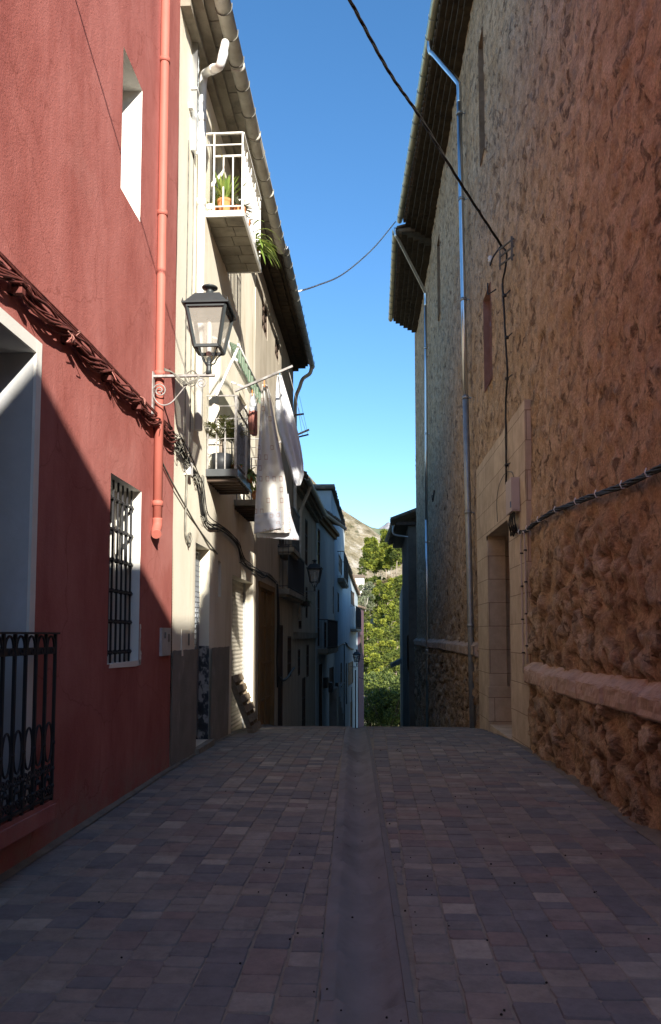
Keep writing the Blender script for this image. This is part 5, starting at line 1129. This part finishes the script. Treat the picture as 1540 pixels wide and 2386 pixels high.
# eaves: stepped brick courses, tile ends, zinc gutter
def church_eave(y0, y1, zt, g0, g1, name):
    """g0, g1: outer gutter points (x, y, z) at both ends"""
    g0 = Vector(g0); g1 = Vector(g1); G = lambda y: g0.lerp(g1, (y - g0.y) / (g1.y - g0.y)); mb = MB(); us = frange(y0, y1, .6)
    for i in range(len(us) - 1):
        ya, yb = us[i], us[i + 1]
        for k in range(5):
            jz = ru(-.012, .012); 
            fa, fb = (k + 1) / 6.2, (k + 1) / 6.2; wa = XR(ya) + (G(ya).x - XR(ya)) * fa; wb_ = XR(yb) + (G(yb).x - XR(yb)) * fb; z0 = zt + .105 * k; wa += jz; wb_ += jz
            e = .006 if k % 2 else 0.0
            mb.hexa([(wa, ya + .004 + e, z0), (XR(ya) + .3, ya + .004, z0), (XR(yb) + .3, yb - .004, z0), (wb_, yb - .004 - e, z0), (wa, ya + .004 + e, z0 + .10), (XR(ya) + .3, ya + .004, z0 + .10), (XR(yb) + .3, yb - .004, z0 + .10), (wb_, yb - .004 - e, z0 + .10)])
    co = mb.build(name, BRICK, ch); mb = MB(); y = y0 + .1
    while y < y1:
        g = G(y); p0 = Vector((g.x + .12, y, zt + .60)); p1 = Vector((XR(y) + .4, y, zt + .74)); mb.tube([p0, p1], .085, 8); y += .24
    mb.build('tile_ends', TILE, co); mb = MB(); half_gutter(mb, [g0 + Vector((0, 0, 0)), g0.lerp(g1, .5), g1], .09, 8); gu = mb.build('gutter', BRASSY, ch)
    y = y0 + .2; sl_ = []
    while y < y1 - .05: sl_.append((G(y), g1 - g0)); y += .6
    straps(sl_, .096, .007, DULLGALV, gu); return G
GA0, GA1 = pZ(1000, 90, 15.65), pZ(931, 515, 15.65); dA = (GA1 - GA0) / (GA1.y - GA0.y)
GA = church_eave(10.0, GA1.y, 15.05, GA0 + dA * (10.0 - GA0.y), GA1, 'eave')
GB0, GB1 = pZ(921, 528, 15.35), pZ(910, 745, 15.35)
GB = church_eave(GA1.y, GB1.y, 14.75, GB0 + (GB1 - GB0) * ((GA1.y - GB0.y) / (GB1.y - GB0.y)), GB1, 'eave')
mb = MB(); mb.hexa([(GA(10).x + .05, 10, 15.72), (14, 10, 19), (14, GA1.y, 19), (GA1.x + .05, GA1.y, 15.72), (GA(10).x + .05, 10, 15.78), (14, 10, 19.06), (14, GA1.y, 19.06), (GA1.x + .05, GA1.y, 15.78)])
mb.hexa([(GB0.x + .05, GA1.y + .001, 15.42), (14, GA1.y + .001, 18.7), (14, GB1.y, 18.7), (GB1.x + .05, GB1.y, 15.42), (GB0.x + .05, GA1.y + .001, 15.48), (14, GA1.y + .001, 18.76), (14, GB1.y, 18.76), (GB1.x + .05, GB1.y, 15.48)]); mb.build('roof', TILE, ch)
# downpipes on the church
def churchpipe(label, g, ym, zm, yb, zb, r, mats, collars, off=.1):
    t = thing('drainpipe', label, 'drainpipe', (XR(yb) - off, yb, zb)); xm = XR(ym) - off; mb = MB(); g = Vector(g)
    e = spline([g + Vector((0, 0, -.05)), g + Vector((.0, .0, -.22)), g + Vector((.03, .0, -.34)), (g + Vector((.03, 0, -.3))).lerp(Vector((xm, ym, zm)), .1), (g + Vector((.03, 0, -.3))).lerp(Vector((xm, ym, zm)), .5), (g + Vector((.03, 0, -.3))).lerp(Vector((xm, ym, zm)), .93), Vector((xm, ym, zm - .08)), Vector((xm, ym, zm - .5))], 5)
    mb.tube(e, r, 14); pts = [Vector((xm, ym, zm - .45)).lerp(Vector((XR(yb) - off, yb, zb)), k / 6) for k in range(7)]; split = 3
    mb.tube(pts[:split + 1], r, 14); mb.build('pipe', mats[0], t); mb = MB(); mb.tube(pts[split:], r * 1.12, 14); mb.build('lower_pipe', mats[1], t)
    for q in collars:
        p = pts[0].lerp(pts[-1], q); mb = MB(); mb.tube([p + Vector((0, 0, .03)), p - Vector((0, 0, .03))], r * 1.3, 14); mb.bar(p, p + Vector((off + .03, 0, 0)), .02); mb.build('collar', mats[1], t)
    return t
churchpipe('shiny steel drainpipe from the church eave, bending at the top, nearest on the right', GA0, 16.9, 14.1, 16.0, -.34, .058, (GALV, DULLGALV), (.02, .17, .34, .5, .68, .85), .10)
churchpipe('farther steel drainpipe at the end of the church, ending below the brow of the street', GB0, 26.6, 13.6, 27.3, -2.0, .05, (GALV, GALV), (.1, .3, .55, .8), .09)
rb = thing('iron_bracket', 'small black iron bracket across the farther church drainpipe', 'bracket', (1.9, 27, 4)); p = pX(1013, 1155, 1.87); mb = MB(); mb.bar(p + Vector((-.08, -.8, 0)), p + Vector((.0, .9, 0)), .05); mb.bar(p + Vector((-.05, .3, -.08)), p + Vector((-.05, .3, .08)), .05, up=(0, 1, 0)); mb.build('bar', IRON, rb)

# ---- cables and fittings on the church wall
Xw = lambda y: XR(y) - .045
bk = pX(1186, 572, 2.09); bk = FX.pt(*FX.px(1186, 572), .12)
dcp = thing('service_cable', 'black twisted cable crossing the sky and running down the church wall to the box', 'cable', tuple(bk))
far = Vector((-.36, 5.05, 7.85)); top = pY(815, 0, 7.6); ctl = [pY(640, -330, 5.4), pY(742, -130, 6.4), top, pY(905, 165, 8.6), pY(980, 275, 9.5), pY(1075, 430, 10.8), bk]
cv = spline(ctl, 10); mb = MB()
for c in range(3): mb.tube([p + Vector((.012 * math.cos(i * .9 + c * 2.1), 0, .012 * math.sin(i * .9 + c * 2.1))) for i, p in enumerate(cv)], .011, 6)
down = [FX.px(x, y) for x, y in ((1189, 590), (1186, 625), (1180, 655), (1181, 690), (1183, 720), (1187, 800), (1191, 870), (1187, 940), (1188, 1060), (1188, 1128))]
dn_ = spline([bk] + [FX.pt(u, z, .06) for u, z in down], 6)
for c in range(3): mb.tube([p + Vector((.006 * math.cos(i * .9 + c * 2.1), .013 * math.sin(i * .9 + c * 2.1), 0)) for i, p in enumerate(dn_)], .011, 6)
mb.build('cable', BLACKCABLE, dcp)
for (x, y) in ((1185, 688), (1190, 786), (1190, 882), (1189, 1083)):
    mb = MB(); u, z = FX.px(x, y); mb.bar(FX.pt(u - .0, z, .06), FX.pt(u - .16, z + .01, .01), .014); mb.tube([FX.pt(u, z - .02, .06), FX.pt(u, z + .02, .06)], .03, 8); mb.build('clip', IRON, dcp)
br_ = thing('cable_bracket', 'rusty cable bracket with insulator high on the church wall', 'bracket', tuple(bk)); mb = MB(); u, z = FX.px(1190, 590)
for dz in (.12, .0, -.14): mb.bar(FX.pt(u - .15, z + dz + .04, -.02), FX.pt(u + .12, z + dz, .16), .022)
mb.bar(FX.pt(u + .1, z + .12, .15), FX.pt(u + .12, z - .2, .15), .02, up=(0, 1, 0)); mb.bar(FX.pt(u - .18, z + .18, .02), FX.pt(u - .18, z - .2, .02), .03, .02, up=(0, 1, 0)); mb.build('arms', IRONG, br_)
mb = MB(); u2, z2 = FX.px(1160, 605); mb.tube(spline([FX.pt(u2 - .25, z2 + .1, .0), FX.pt(u2 - .2, z2 - .06, .12), FX.pt(u2 - .05, z2 - .12, .14), FX.pt(u2 + .05, z2 - .02, .12)], 5), .014, 6); mb.build('hook', IRON, br_); mb = MB(); mb.lathe([(.001, 0), (.035, .0), (.045, .03), (.03, .05), (.045, .08), (.03, .11), (.001, .12)], FX.pt(u2 + .05, z2 - .02, .12), 10); mb.build('insulator', WPVC, br_)
hk = thing('iron_hook', 'small rusty iron hook above the blocked niche', 'hook', tuple(FX.pt(*FX.px(1155, 668)))); mb = MB(); u, z = FX.px(1152, 672); mb.tube([FX.pt(u - .14, z - .08, .0), FX.pt(u + .02, z - .09, .1), FX.pt(u + .05, z - .08, .11), FX.pt(u + .04, z + .12, .11)], .012, 6); mb.build('hook', IRON, hk)
jb = thing('junction_box', 'pinkish grey junction box over the church doorway with cables looping below', 'junction box', tuple(FX.pt(*FX.px(1205, 1195)))); a = (FX.px(1216, 1160)[0], FX.px(1205, 1121)[1]); c = (a[0] + .42, FX.px(1205, 1199)[1]); mb = MB(); FX.box(mb, a[0], c[0], c[1], a[1], .03, .155); FX.box(mb, a[0] - .012, a[0] + .03, c[1] + .02, a[1] - .02, .04, .145); mb.build('box', BOXPL, jb)
mb = MB(); FX.box(mb, a[0] + .02, a[0] + .10, c[1] + .06, c[1] + .15, .155, .1575); mb.build('blue_label', mat('blue_label_plate', (.06, .1, .2), rough=.5), jb); mb = MB(); um = (a[0] + c[0]) / 2
for k in range(7):
    q = um - .13 + .045 * k; d = .2 + .03 * (k % 4); mb.tube(spline([FX.pt(q, c[1] + .02, .1), FX.pt(q - .02, c[1] - d * .6, .10 + .02 * (k % 3)), FX.pt(q - .04 + .02 * k, c[1] - d - .05, .09), FX.pt(um - .12 + .01 * k, c[1] - d * .9, .08), FX.pt(um - .1, c[1] - .3, .06)], 6), .0115, 6)
mb.build('cable_loop', BLACKCABLE, jb)
ru_ = [FX.px(x, y) for x, y in ((1205, 1238), (1228, 1238), (1250, 1222), (1290, 1195), (1345, 1172), (1400, 1152), (1470, 1128), (1540, 1095), (1640, 1045))]
sc_ = thing('wall_cable', 'black cable bundle sagging along the church wall from the junction box to the right edge', 'cable', tuple(FX.pt(*ru_[3]))); mb = MB(); cc = spline([FX.pt(u, z, .05) for u, z in ru_], 8)
for c in range(5): mb.tube([p + Vector((.004 * c, .0, 0)) + Vector((.016 * math.cos(i * .55 + c * 1.3), 0, .02 * math.sin(i * .55 + c * 1.3))) for i, p in enumerate(cc)], .010, 6)
mb.build('cable', BLACKCABLE, sc_); mb = MB()
for i in range(6, len(cc), 7): mb.tube([cc[i] + Vector((-.03, 0, .035)), cc[i] + Vector((-.045, 0, .0)), cc[i] + Vector((-.03, 0, -.035)), cc[i] + Vector((.01, 0, -.03))], .006, 5)
mb.build('tie', WHITECABLE, sc_)
for nm, (x0, y0, x1, y1), lb in (('conduit', (1222, 1258, 1233, 1568), 'left of two thin conduits running down beside the church doorway'), ('conduit', (1231, 1250, 1241, 1548), 'right of two thin conduits running down beside the church doorway')):
    t = thing(nm, lb, 'conduit', tuple(FX.pt(*FX.px(x1, y1)))); a = FX.px(x0, y0); c = FX.px(x1, y1); mb = MB(); mb.tube(spline([FX.pt(ru_[1][0], ru_[1][1], .055), FX.pt(a[0], a[1], .055), FX.pt(a[0], a[1] - .5, .05), FX.pt(a[0], (a[1] + c[1]) / 2, .05), FX.pt(a[0], c[1], .05)], 5), .0115, 8); mb.build('pipe', BOXPL, t); mb = MB()
    for k in range(4): mb = MB(); z = a[1] - .2 - (a[1] - c[1]) * k / 4; FX.box(mb, a[0] - .025, a[0] + .025, z, z + .02, .0, .066); mb.build('clip', IRON, t)
nz_ = thing('wall_wire', 'thin wire looping over the pale ashlar above the church doorway', 'wire', tuple(FX.pt(*FX.px(1170, 1150)))); mb = MB(); mb.tube(spline([FX.pt(*FX.px(x, y), .05) for x, y in ((1166, 1215), (1164, 1170), (1170, 1130), (1185, 1102), (1200, 1100), (1206, 1120))], 6), .006, 5); mb.build('wire', GREYCABLE, nz_)
wsx = thing('string_line', 'white cord hanging across the sky from the church gutter to the tiled eave', 'cord', tuple(GA1)); mb = MB(); e0 = FB.pt(17.68 - YA, 9.66, .62)
p0 = GB0 + Vector((0, -.1, .12)); mb.tube(spline([p0, p0.lerp(e0, .3) + Vector((0, 0, -.34)), p0.lerp(e0, .62) + Vector((0, 0, -.42)), p0.lerp(e0, .85) + Vector((0, 0, -.2)), e0], 8), .022, 5); mb.build('cord', WHITECABLE, wsx)
oc = thing('overhead_cable', 'cable strung over the street just in front of the viewer', 'cable', (0, 3.0, 7.8)); mb = MB(); mb.tube(spline([(-2.39, 3.4, 7.85), (-.8, 3.35, 7.78), (1.2, 3.3, 7.85), (2.6, 3.3, 8.0), (4.5, 3.2, 8.4)], 6), .012, 6); mb.build('cable', BLACKCABLE, oc)

# ------------------------------------------------------------------ low house beyond the church
DSTONE = mat('dark_weathered_render', [(.3, (.09, .075, .06)), (.7, (.17, .145, .12))], scale=1.5, rough=.95, bump=.4, bscale=20)
FR2 = Fac((1.66, 36.5), (1.72, 46.0), -1)
rh = thing('tiled_house', 'dark low house with overhanging tiled roof beyond the church', 'house', (1.8, 40, -4))
facade_wall(FR2, 'wall', DSTONE, rh, -10, 6.75, [FR2.hole(952, 1480, 949, 1560)], .6, wb, 8)
mb = MB(); FR2.box(mb, -.2, FR2.L, 6.75, 6.9, -8, .55); mb.build('cornice', WOODD, rh)
tile_roof(FR2, -.3, FR2.L, lambda u: 6.93, .75, 8, .38, rh, step=.26)
ga, gb_ = pY(915, 1222, 37.0), pY(900, 1260, 44.0); mb = MB(); half_gutter(mb, [ga, ga.lerp(gb_, .5), gb_], .10, 8); g3 = mb.build('gutter', BRASSY, rh); straps([(ga.lerp(gb_, (k + .5) / 14), gb_ - ga) for k in range(14)], .108, .009, IRON, g3)
t = thing('drainpipe', 'thin grey drainpipe looping under the eave of the low house beyond the church', 'drainpipe', (1.6, 37, -4)); mb = MB(); pts = [pY(x, y, 36.6) for x, y in ((917, 1224), (915, 1238), (921, 1246), (940, 1249), (960, 1253), (964, 1262), (965, 1320), (966, 1440), (960, 1462), (959, 1500), (959, 1600), (959, 1720))]; mb.tube(spline(pts, 4), .05, 8); mb.build('pipe', DULLGALV, t)
cnp = thing('porch_canopy', 'small dark porch canopy jutting out at the foot of the lane on the right', 'canopy', tuple(pY(930, 1548, 50))); mb = MB(); p, q = pY(911, 1556, 50), pY(946, 1540, 50); mb.hexa([p, q, q + Vector((0, 2, 0)), p + Vector((0, 2, 0)), p + Vector((0, 0, .25)), q + Vector((0, 0, .3)), q + Vector((0, 2, .3)), p + Vector((0, 2, .25))]); mb.build('roof', CEMENT, cnp); FR3 = Fac((1.72, 46.0), (2.1, 62), -1); facade_wall(FR3, 'wall', BEIGE, cnp, -13, 4.6, [], 1, wb, 8)

# ------------------------------------------------------------------ valley, mountains
def tz(x, y):
    base = -12.2 + .21 * min(128, max(0, y - 80)) - .06 * max(0, y - 225) + .018 * x * smooth(y, 80, 200)
    return base + 2.5 * noise.noise(Vector((x * .03, y * .03, 2))) * smooth(y, 80, 120)
mb = MB(); mb.grid(lambda x, y: (x, y, tz(x, y) if y > 79 else -12.2), frange(-120, 160, 5), frange(74, 330, 5)); struct(mb.build('hillside', SOIL))
mb = MB(); mb.box(-9000, 9000, -3000, 9000, -40, -30); struct(mb.build('ground', SOIL))
def range_(name, Y, sky, depth, material, amp, fs, step=8, xpad=900):
    """a real hill: ridge height follows the skyline bearings, both flanks fall away with relief"""
    pts = sorted([pY(x, y, Y) for x, y in sky], key=lambda p: p.x)
    def rz(x):
        if x <= pts[0].x: return pts[0].z + (pts[0].x - x) * .25
        if x >= pts[-1].x: return pts[-1].z - (x - pts[-1].x) * .02
        for a, c in zip(pts, pts[1:]):
            if a.x <= x <= c.x: return a.z + (c.z - a.z) * (x - a.x) / (c.x - a.x)
    def f(x, v):
        t = v; y = Y - depth * t; r = rz(x); fall = r - (r + 30) * (abs(t) ** 1.25)
        n_ = noise.fractal(Vector((x * fs, y * fs, 1)), 1, 2.1, 6); rg = abs(noise.noise(Vector((x * fs * .8 + y * fs * .5, y * fs * .2, 5))))
        return (x, y + n_ * amp, fall + amp * (n_ * .6 - rg * 1.2) * min(1, abs(t) * 5 + .12))
    mb = MB(); xs = frange(pts[0].x - xpad, pts[-1].x + xpad, step); mb.grid(f, xs, [-.6, -.3, -.15] + [k / 70 for k in range(71)]); return struct(mb.build(name, material))
range_('rocky_mountain', 900, [(700, 1085), (760, 1148), (800, 1186), (818, 1198), (840, 1213), (858, 1226), (880, 1243), (905, 1262), (960, 1300)], 240, ROCK, 14, .011, 5, 300)
range_('wooded_mountain', 1700, [(760, 1165), (820, 1205), (845, 1217), (862, 1227), (880, 1231), (905, 1232), (960, 1228), (1020, 1220)], 420, FORESTHILL, 16, .006, 12, 500)
range_('limestone_peak', 3600, [(800, 1240), (880, 1233), (889, 1226), (897, 1221), (901, 1217), (906, 1215), (911, 1219), (916, 1222), (930, 1232), (980, 1240)], 700, PEAKM, 14, .004, 9, 500)

# ------------------------------------------------------------------ trees
def clump(mb, vals, c, r, n, size, tone, flat=.8):
    for k in range(n):
        d = Vector((random.gauss(0, 1), random.gauss(0, 1), random.gauss(0, 1))); d.normalize(); q = r * (ru(.35, 1) ** .5); p = Vector(c) + Vector((d.x * q, d.y * q, d.z * q * flat))
        ax = (d + Vector((ru(-.6, .6), ru(-.6, .6), ru(-.1, .9)))).normalized(); s = ax.orthogonal().normalized(); s.rotate(Matrix.Rotation(ru(0, 6.28), 3, ax)); l = size * ru(.6, 1.25); w_ = l * ru(.28, .5)
        n0 = len(mb.v); mb.v += [p - s * w_, p + s * w_, p + ax * l + s * w_ * .3, p + ax * l - s * w_ * .3]; mb.f.append((n0, n0 + 1, n0 + 2, n0 + 3)); mb.m.append(0); mb.s.append(False); vals.append(max(0, min(1, tone + ru(-.28, .28))))
def pine(kind, h, bare, spread, lm, nclump, seed):
    random.seed(seed); t = thing('pine_tree', kind, 'tree', (0, 0, 0), 'pines on the far slope'); mb = MB(); n = 7; pts = []
    bx, by = ru(-.06, .06), ru(-.06, .06)
    for i in range(n + 1): q = i / n; pts.append(Vector((h * (bx * q * q + .012 * math.sin(q * 5 + seed)), h * by * q * q, h * q * .93)))
    mb.tube(pts, [h * .012 * (1 - .8 * i / n) + .012 for i in range(n + 1)], 7); lm_b = []
    cl = []
    for k in range(nclump):
        q = bare + (1 - bare) * (k + .5) / nclump; a = k * 2.4 + ru(-.5, .5); prof = (1 - .8 * ((q - bare) / (1 - bare)) ** 1.15) * (.65 + .35 * smooth(q, bare, bare + .15)); rr = spread * h * prof * ru(.35, 1.0); i = min(n - 1, int(q * n)); st = pts[i].lerp(pts[i + 1], q * n - i)
        e = st + Vector((math.cos(a) * rr, math.sin(a) * rr, h * ru(.0, .07))); mb.tube([st, st.lerp(e, .55) + Vector((0, 0, .02 * h)), e], [h * .006, h * .004, h * .002], 5, cap=False); cl.append((e, h * ru(.042, .078), ru(.12, .85)))
    for k in range(5):      # dead lower branches
        q = bare * ru(.5, 1); a = ru(0, 6.28); i = min(n - 1, int(q * n)); st = pts[i]; mb.tube([st, st + Vector((math.cos(a), math.sin(a), .25)) * h * ru(.06, .15)], [h * .004, h * .0015], 4, cap=False)
    mb.build('trunk', BARK, t); mb = MB(); vals = []
    cl.append((pts[-1], h * .055, .6))
    for c, r, tone in cl: clump(mb, vals, c, r, 130, h * .031, tone, .7)
    mb.build('crown', lm, t, fattr={'rnd': vals}); return t
protos = [pine('round-topped pine with a long bare trunk on the far slope', 11, .38, .17, PINE, 40, 11), pine('tall pointed pine on the far slope', 12, .28, .15, PINE, 46, 12), pine('broad bushy yellow-green pine on the lower slope', 9, .12, .30, PINE, 40, 13), pine('dark rounded pine on the lower slope', 9, .10, .32, PINED, 42, 14), pine('slim leaning pine with open crown on the far slope', 11, .42, .15, PINED, 32, 15)]
random.seed(99); used = set()
def place(k, x, ytop, ybase, Y, label=None, rot=None, grp=None):
    """stand a tree on bearing x at distance Y, its height from the picture"""
    o = protos[k] if k not in used else copy_tree(protos[k]); used.add(k); b0 = pY(x, ybase, Y); tp_ = pY(x, ytop, Y); hh = [11, 12, 9, 9, 11][k]; s = (tp_.z - b0.z) / hh; zt = tz(b0.x, b0.y)
    o.location = (b0.x, b0.y, b0.z); o.scale = (s, s, s); o.rotation_euler = (0, 0, ru(0, 6.28) if rot is None else rot)
    if label: o['label'] = label
    if grp: o['group'] = grp
    return o
up = [(1, 857, 1256, 1352, 190, 'leftmost tall pine of the upper clump, a pale trunk below its crown'), (1, 873, 1255, 1358, 200, 'second tall pine from the left in the upper clump, with a pale leaning trunk'), (0, 888, 1275, 1356, 205, 'lower pine filling the middle of the upper clump'), (1, 900, 1238, 1357, 215, 'highest pine of the upper clump, its top beside the gutter of the low house'), (0, 912, 1256, 1352, 195, 'large spreading pine of the upper clump with a bare trunk, right of centre'), (4, 924, 1252, 1346, 188, 'slim pine of the upper clump with bare trunk, second from the right'), (0, 937, 1258, 1345, 200, 'pine of the upper clump half hidden by the low dark house'), (4, 880, 1262, 1358, 230, 'dark slim pine standing behind the middle of the upper clump'), (1, 918, 1248, 1350, 240, 'tall pine set back behind the right half of the upper clump'), (3, 843, 1302, 1344, 185, 'small dark bushy pine at the left foot of the upper clump')]
for a in up: place(*a)
lowrows = [(2, 872, 1368, 1440, 150), (2, 903, 1356, 1450, 145), (3, 925, 1345, 1440, 150), (2, 938, 1338, 1420, 155), (3, 852, 1415, 1470, 140), (2, 884, 1415, 1500, 128), (2, 912, 1405, 1500, 125), (3, 933, 1400, 1490, 130), (2, 858, 1450, 1545, 115), (2, 878, 1462, 1560, 110), (3, 902, 1470, 1560, 112), (3, 925, 1460, 1560, 115), (2, 940, 1450, 1540, 118), (2, 853, 1500, 1600, 102), (2, 874, 1520, 1620, 98), (3, 898, 1525, 1625, 100), (3, 922, 1515, 1620, 102), (2, 941, 1500, 1600, 104)]
names = {2: 'bushy yellow-green pine massed on the lower slope between the houses', 3: 'dark green pine massed on the lower slope between the houses'}
for a in lowrows: place(*a, names[a[0]], None, {2: 'yellow-green pines on the lower slope', 3: 'dark green pines on the lower slope'}[a[0]])
def shrub(name, label, x, y, Y, h, wd, lm, n, group=None, bark=PALEBARK, branches=5, size=.2):
    b0 = pY(x, y, Y); t = thing(name, label, 'tree' if h > 2.5 else 'shrub', tuple(b0), group); mb = MB()
    for k in range(branches):
        a = ru(0, 6.28); mb.tube([b0, b0 + Vector((math.cos(a) * wd * .2, math.sin(a) * wd * .2, h * .4)), b0 + Vector((math.cos(a) * wd * .5, math.sin(a) * wd * .5, h * ru(.7, .95)))], [h * .02, h * .013, h * .005], 5)
    mb.build('trunk', bark, t); mb = MB(); vals = []
    for k in range(n): clump(mb, vals, b0 + Vector((ru(-.5, .5) * wd, ru(-.5, .5) * wd, h * ru(.3, .95))), h * ru(.12, .2), 90, size, ru(.25, .7), .9)
    mb.build('crown', lm, t, fattr={'rnd': vals})
shrub('olive_tree', 'grey-green olive tree at the left edge of the slope by the last white house', 844, 1402, 150, 3.6, 3, OLIVE, 14, size=.3)
shrub('olive_tree', 'grey-green olive tree left of the yellow-green pines', 851, 1430, 140, 3.2, 2.8, OLIVE, 13, size=.3)
shrub('bush', 'brown dry bush just below the tall pines', 893, 1372, 170, 2.4, 3.4, amat('dry_twigs', [(0, (.12, .095, .05)), (1, (.24, .19, .1))], rough=.8, transl=.2), 12, size=.3)
for i, (x, y, Y, h) in enumerate(((855, 1660, 84, 4.2), (868, 1700, 80, 4.6), (884, 1690, 82, 4.5), (900, 1705, 79, 4.4), (915, 1690, 82, 4.8), (930, 1700, 80, 4.6), (942, 1690, 82, 5), (878, 1640, 90, 3.8), (908, 1635, 92, 3.8), (935, 1640, 90, 3.9))):
    shrub('leafy_bush', 'dense leafy bush low on the bank at the foot of the lane', x, y + 22, Y, h + .8, 3.4, SHRUB, 20, 'leafy bushes at the foot of the lane', PALEBARK if i in (2, 6) else WOODD, 5, .22)
cot = thing('cottage', 'tiny white cottage peeping out at the left edge of the wooded slope', 'house', tuple(pY(840, 1362, 175))); p = pY(835, 1364, 175); mb = MB(); mb.box(p.x - 3, p.x + 1.3, 175, 179, p.z - 2, p.z + 1.8); mb.build('wall', WHITEP, cot); mb = MB(); mb.hexa([(p.x - 3.2, 174.7, p.z + 1.81), (p.x + 1.5, 174.7, p.z + 1.81), (p.x + 1.5, 179.3, p.z + 1.81), (p.x - 3.2, 179.3, p.z + 1.81), (p.x - 3.2, 176.9, p.z + 2.6), (p.x + 1.5, 176.9, p.z + 2.6), (p.x + 1.5, 177.1, p.z + 2.6), (p.x - 3.2, 177.1, p.z + 2.6)]); mb.build('roof', TILE, cot)

# ------------------------------------------------------------------ unseen houses and trees added behind the viewer to shade the street
bh = thing('townhouse', 'unseen flat-roofed house added behind the viewer to shade the red wall', 'house', (7, -16, 0)); mb = MB(); mb.box(2.6, 13, -26, -7.0, -.1, 9.0); mb.build('wall', CREAM, bh); mb = MB(); mb.box(2.55, 13.05, -26.05, -6.95, 9.0, 9.06); mb.build('roof', TILE, bh)  # made-up house, its roof edge placed to cast the slanting wall shadow
mb = MB()
for k in range(5):
    for z in (1.0, 4.4): mb.box(2.57, 2.599, -24 + k * 3.6, -22.8 + k * 3.6, z, z + 2)
mb.build('window', WOODD, bh)
bl = thing('townhouse', 'unseen plain house added beside the red one to enclose the street light', 'house', (-6, -14, 0)); mb = MB(); mb.box(-9, -2.4, -26, -3.01, -.1, 9.5); mb.build('wall', BEIGE, bl); mb = MB(); mb.box(-9.05, -2.3, -26.05, -3.02, 9.5, 9.6); mb.build('roof', TILE, bl)  # extra house out of view, encloses the street and returns bounce
pb = thing('townhouse', 'unseen plastered house added behind the viewer to block skylight', 'house', (15, -2, 0)); mb = MB(); mb.box(12.5, 22, -6.9, 3.9, -.1, 13); mb.build('wall', BEIGE, pb); mb = MB(); mb.box(12.4, 22.1, -6.95, 3.95, 13, 13.2); mb.build('roof', TILE, pb)  # out-of-view block added to cut sky fill on the red wall
eh = thing('townhouse', 'unseen tall plain house added far behind the viewer to block low sky', 'house', (0, -30, 0)); mb = MB(); mb.box(-2.39, 2.59, -33, -26.5, -.1, 12); mb.build('wall', BEIGE, eh); mb = MB(); mb.box(-2.38, 2.58, -33.1, -26.4, 12, 12.2); mb.build('roof', TILE, eh)  # added out of view to hide the low sky behind the camera
cyp = thing('cypress', 'unseen slim cypress added behind the viewer to shade the left walls', 'tree', (3.25, -1.6, 0)); mb = MB(); mb.tube([(3.25, -1.6, 0), (3.25, -1.6, 4), (3.25, -1.6, 9.5)], [.11, .09, .03], 8); mb.build('trunk', BARK, cyp); mb = MB(); vals = []  # made-up tree, sized to cast the upright shade band on the cream wall
for k in range(9500):
    z = ru(.9, 10.6); r = (.64 - .24 * smooth(z, 7.2, 8.6)) * min(1, (z - .6) / 1.4) * (1 - max(0, (z - 7.5) / 3.3) ** 1.6) * ru(.5, 1.02); a = ru(0, 6.283); p = Vector((3.25 + r * math.cos(a), -1.6 + r * math.sin(a), z)); ax = Vector((math.cos(a) * .35, math.sin(a) * .35, 1)).normalized(); s = ax.orthogonal().normalized(); s.rotate(Matrix.Rotation(ru(0, 6.28), 3, ax)); n0 = len(mb.v); mb.v += [p - s * .06, p + s * .06, p + ax * .28]; mb.f.append((n0, n0 + 1, n0 + 2)); mb.m.append(0); mb.s.append(False); vals.append(rnd())
mb.build('crown', CYPRESS, cyp, fattr={'rnd': vals})

rt = thing('shade_tree', 'unseen round-headed tree on a tall stem, added to shade the washing', 'tree', (3.25, -.3, 0)); mb = MB(); mb.tube([(3.3, -.1, 0), (3.28, -.2, 5), (3.25, -.3, 9.6)], [.07, .05, .02], 8); mb.build('trunk', BARK, rt); mb = MB(); vals = []  # invented tree, crown height set to shade the hanging cloth
for k in range(16): clump(mb, vals, (3.25 + ru(-.28, .28), -.3 + ru(-.28, .28), ru(9.15, 10.25)), .3, 90, .14, ru(.2, .7), .8)
mb.build('crown', SHRUB, rt, fattr={'rnd': vals})
mb = MB(); mb.box(5.2, 12.9, -25.9, -7.5, 9.061, 10.3); mb.build('shade_storey', CREAM, bh)  # upper block added to stop the lowest sun rays near the pallet

for i in range(9):
    shrub('undergrowth_bush', 'dark bush in the undergrowth beneath the tall pines', 846 + i * 11.5, 1362 + ru(-4, 6), 186 + ru(-10, 30), ru(1.1, 1.9), 4.5, PINED, 12, 'dark undergrowth beneath the tall pines', WOODD, 4, .32)
for a in ((2, 884, 1350, 1410, 158), (2, 914, 1345, 1420, 150), (3, 896, 1362, 1430, 152), (3, 862, 1385, 1450, 146), (2, 893, 1440, 1530, 119), (3, 868, 1490, 1585, 106), (2, 912, 1490, 1590, 106)): place(*a, names[a[0]], None, {2: 'yellow-green pines on the lower slope', 3: 'dark green pines on the lower slope'}[a[0]])
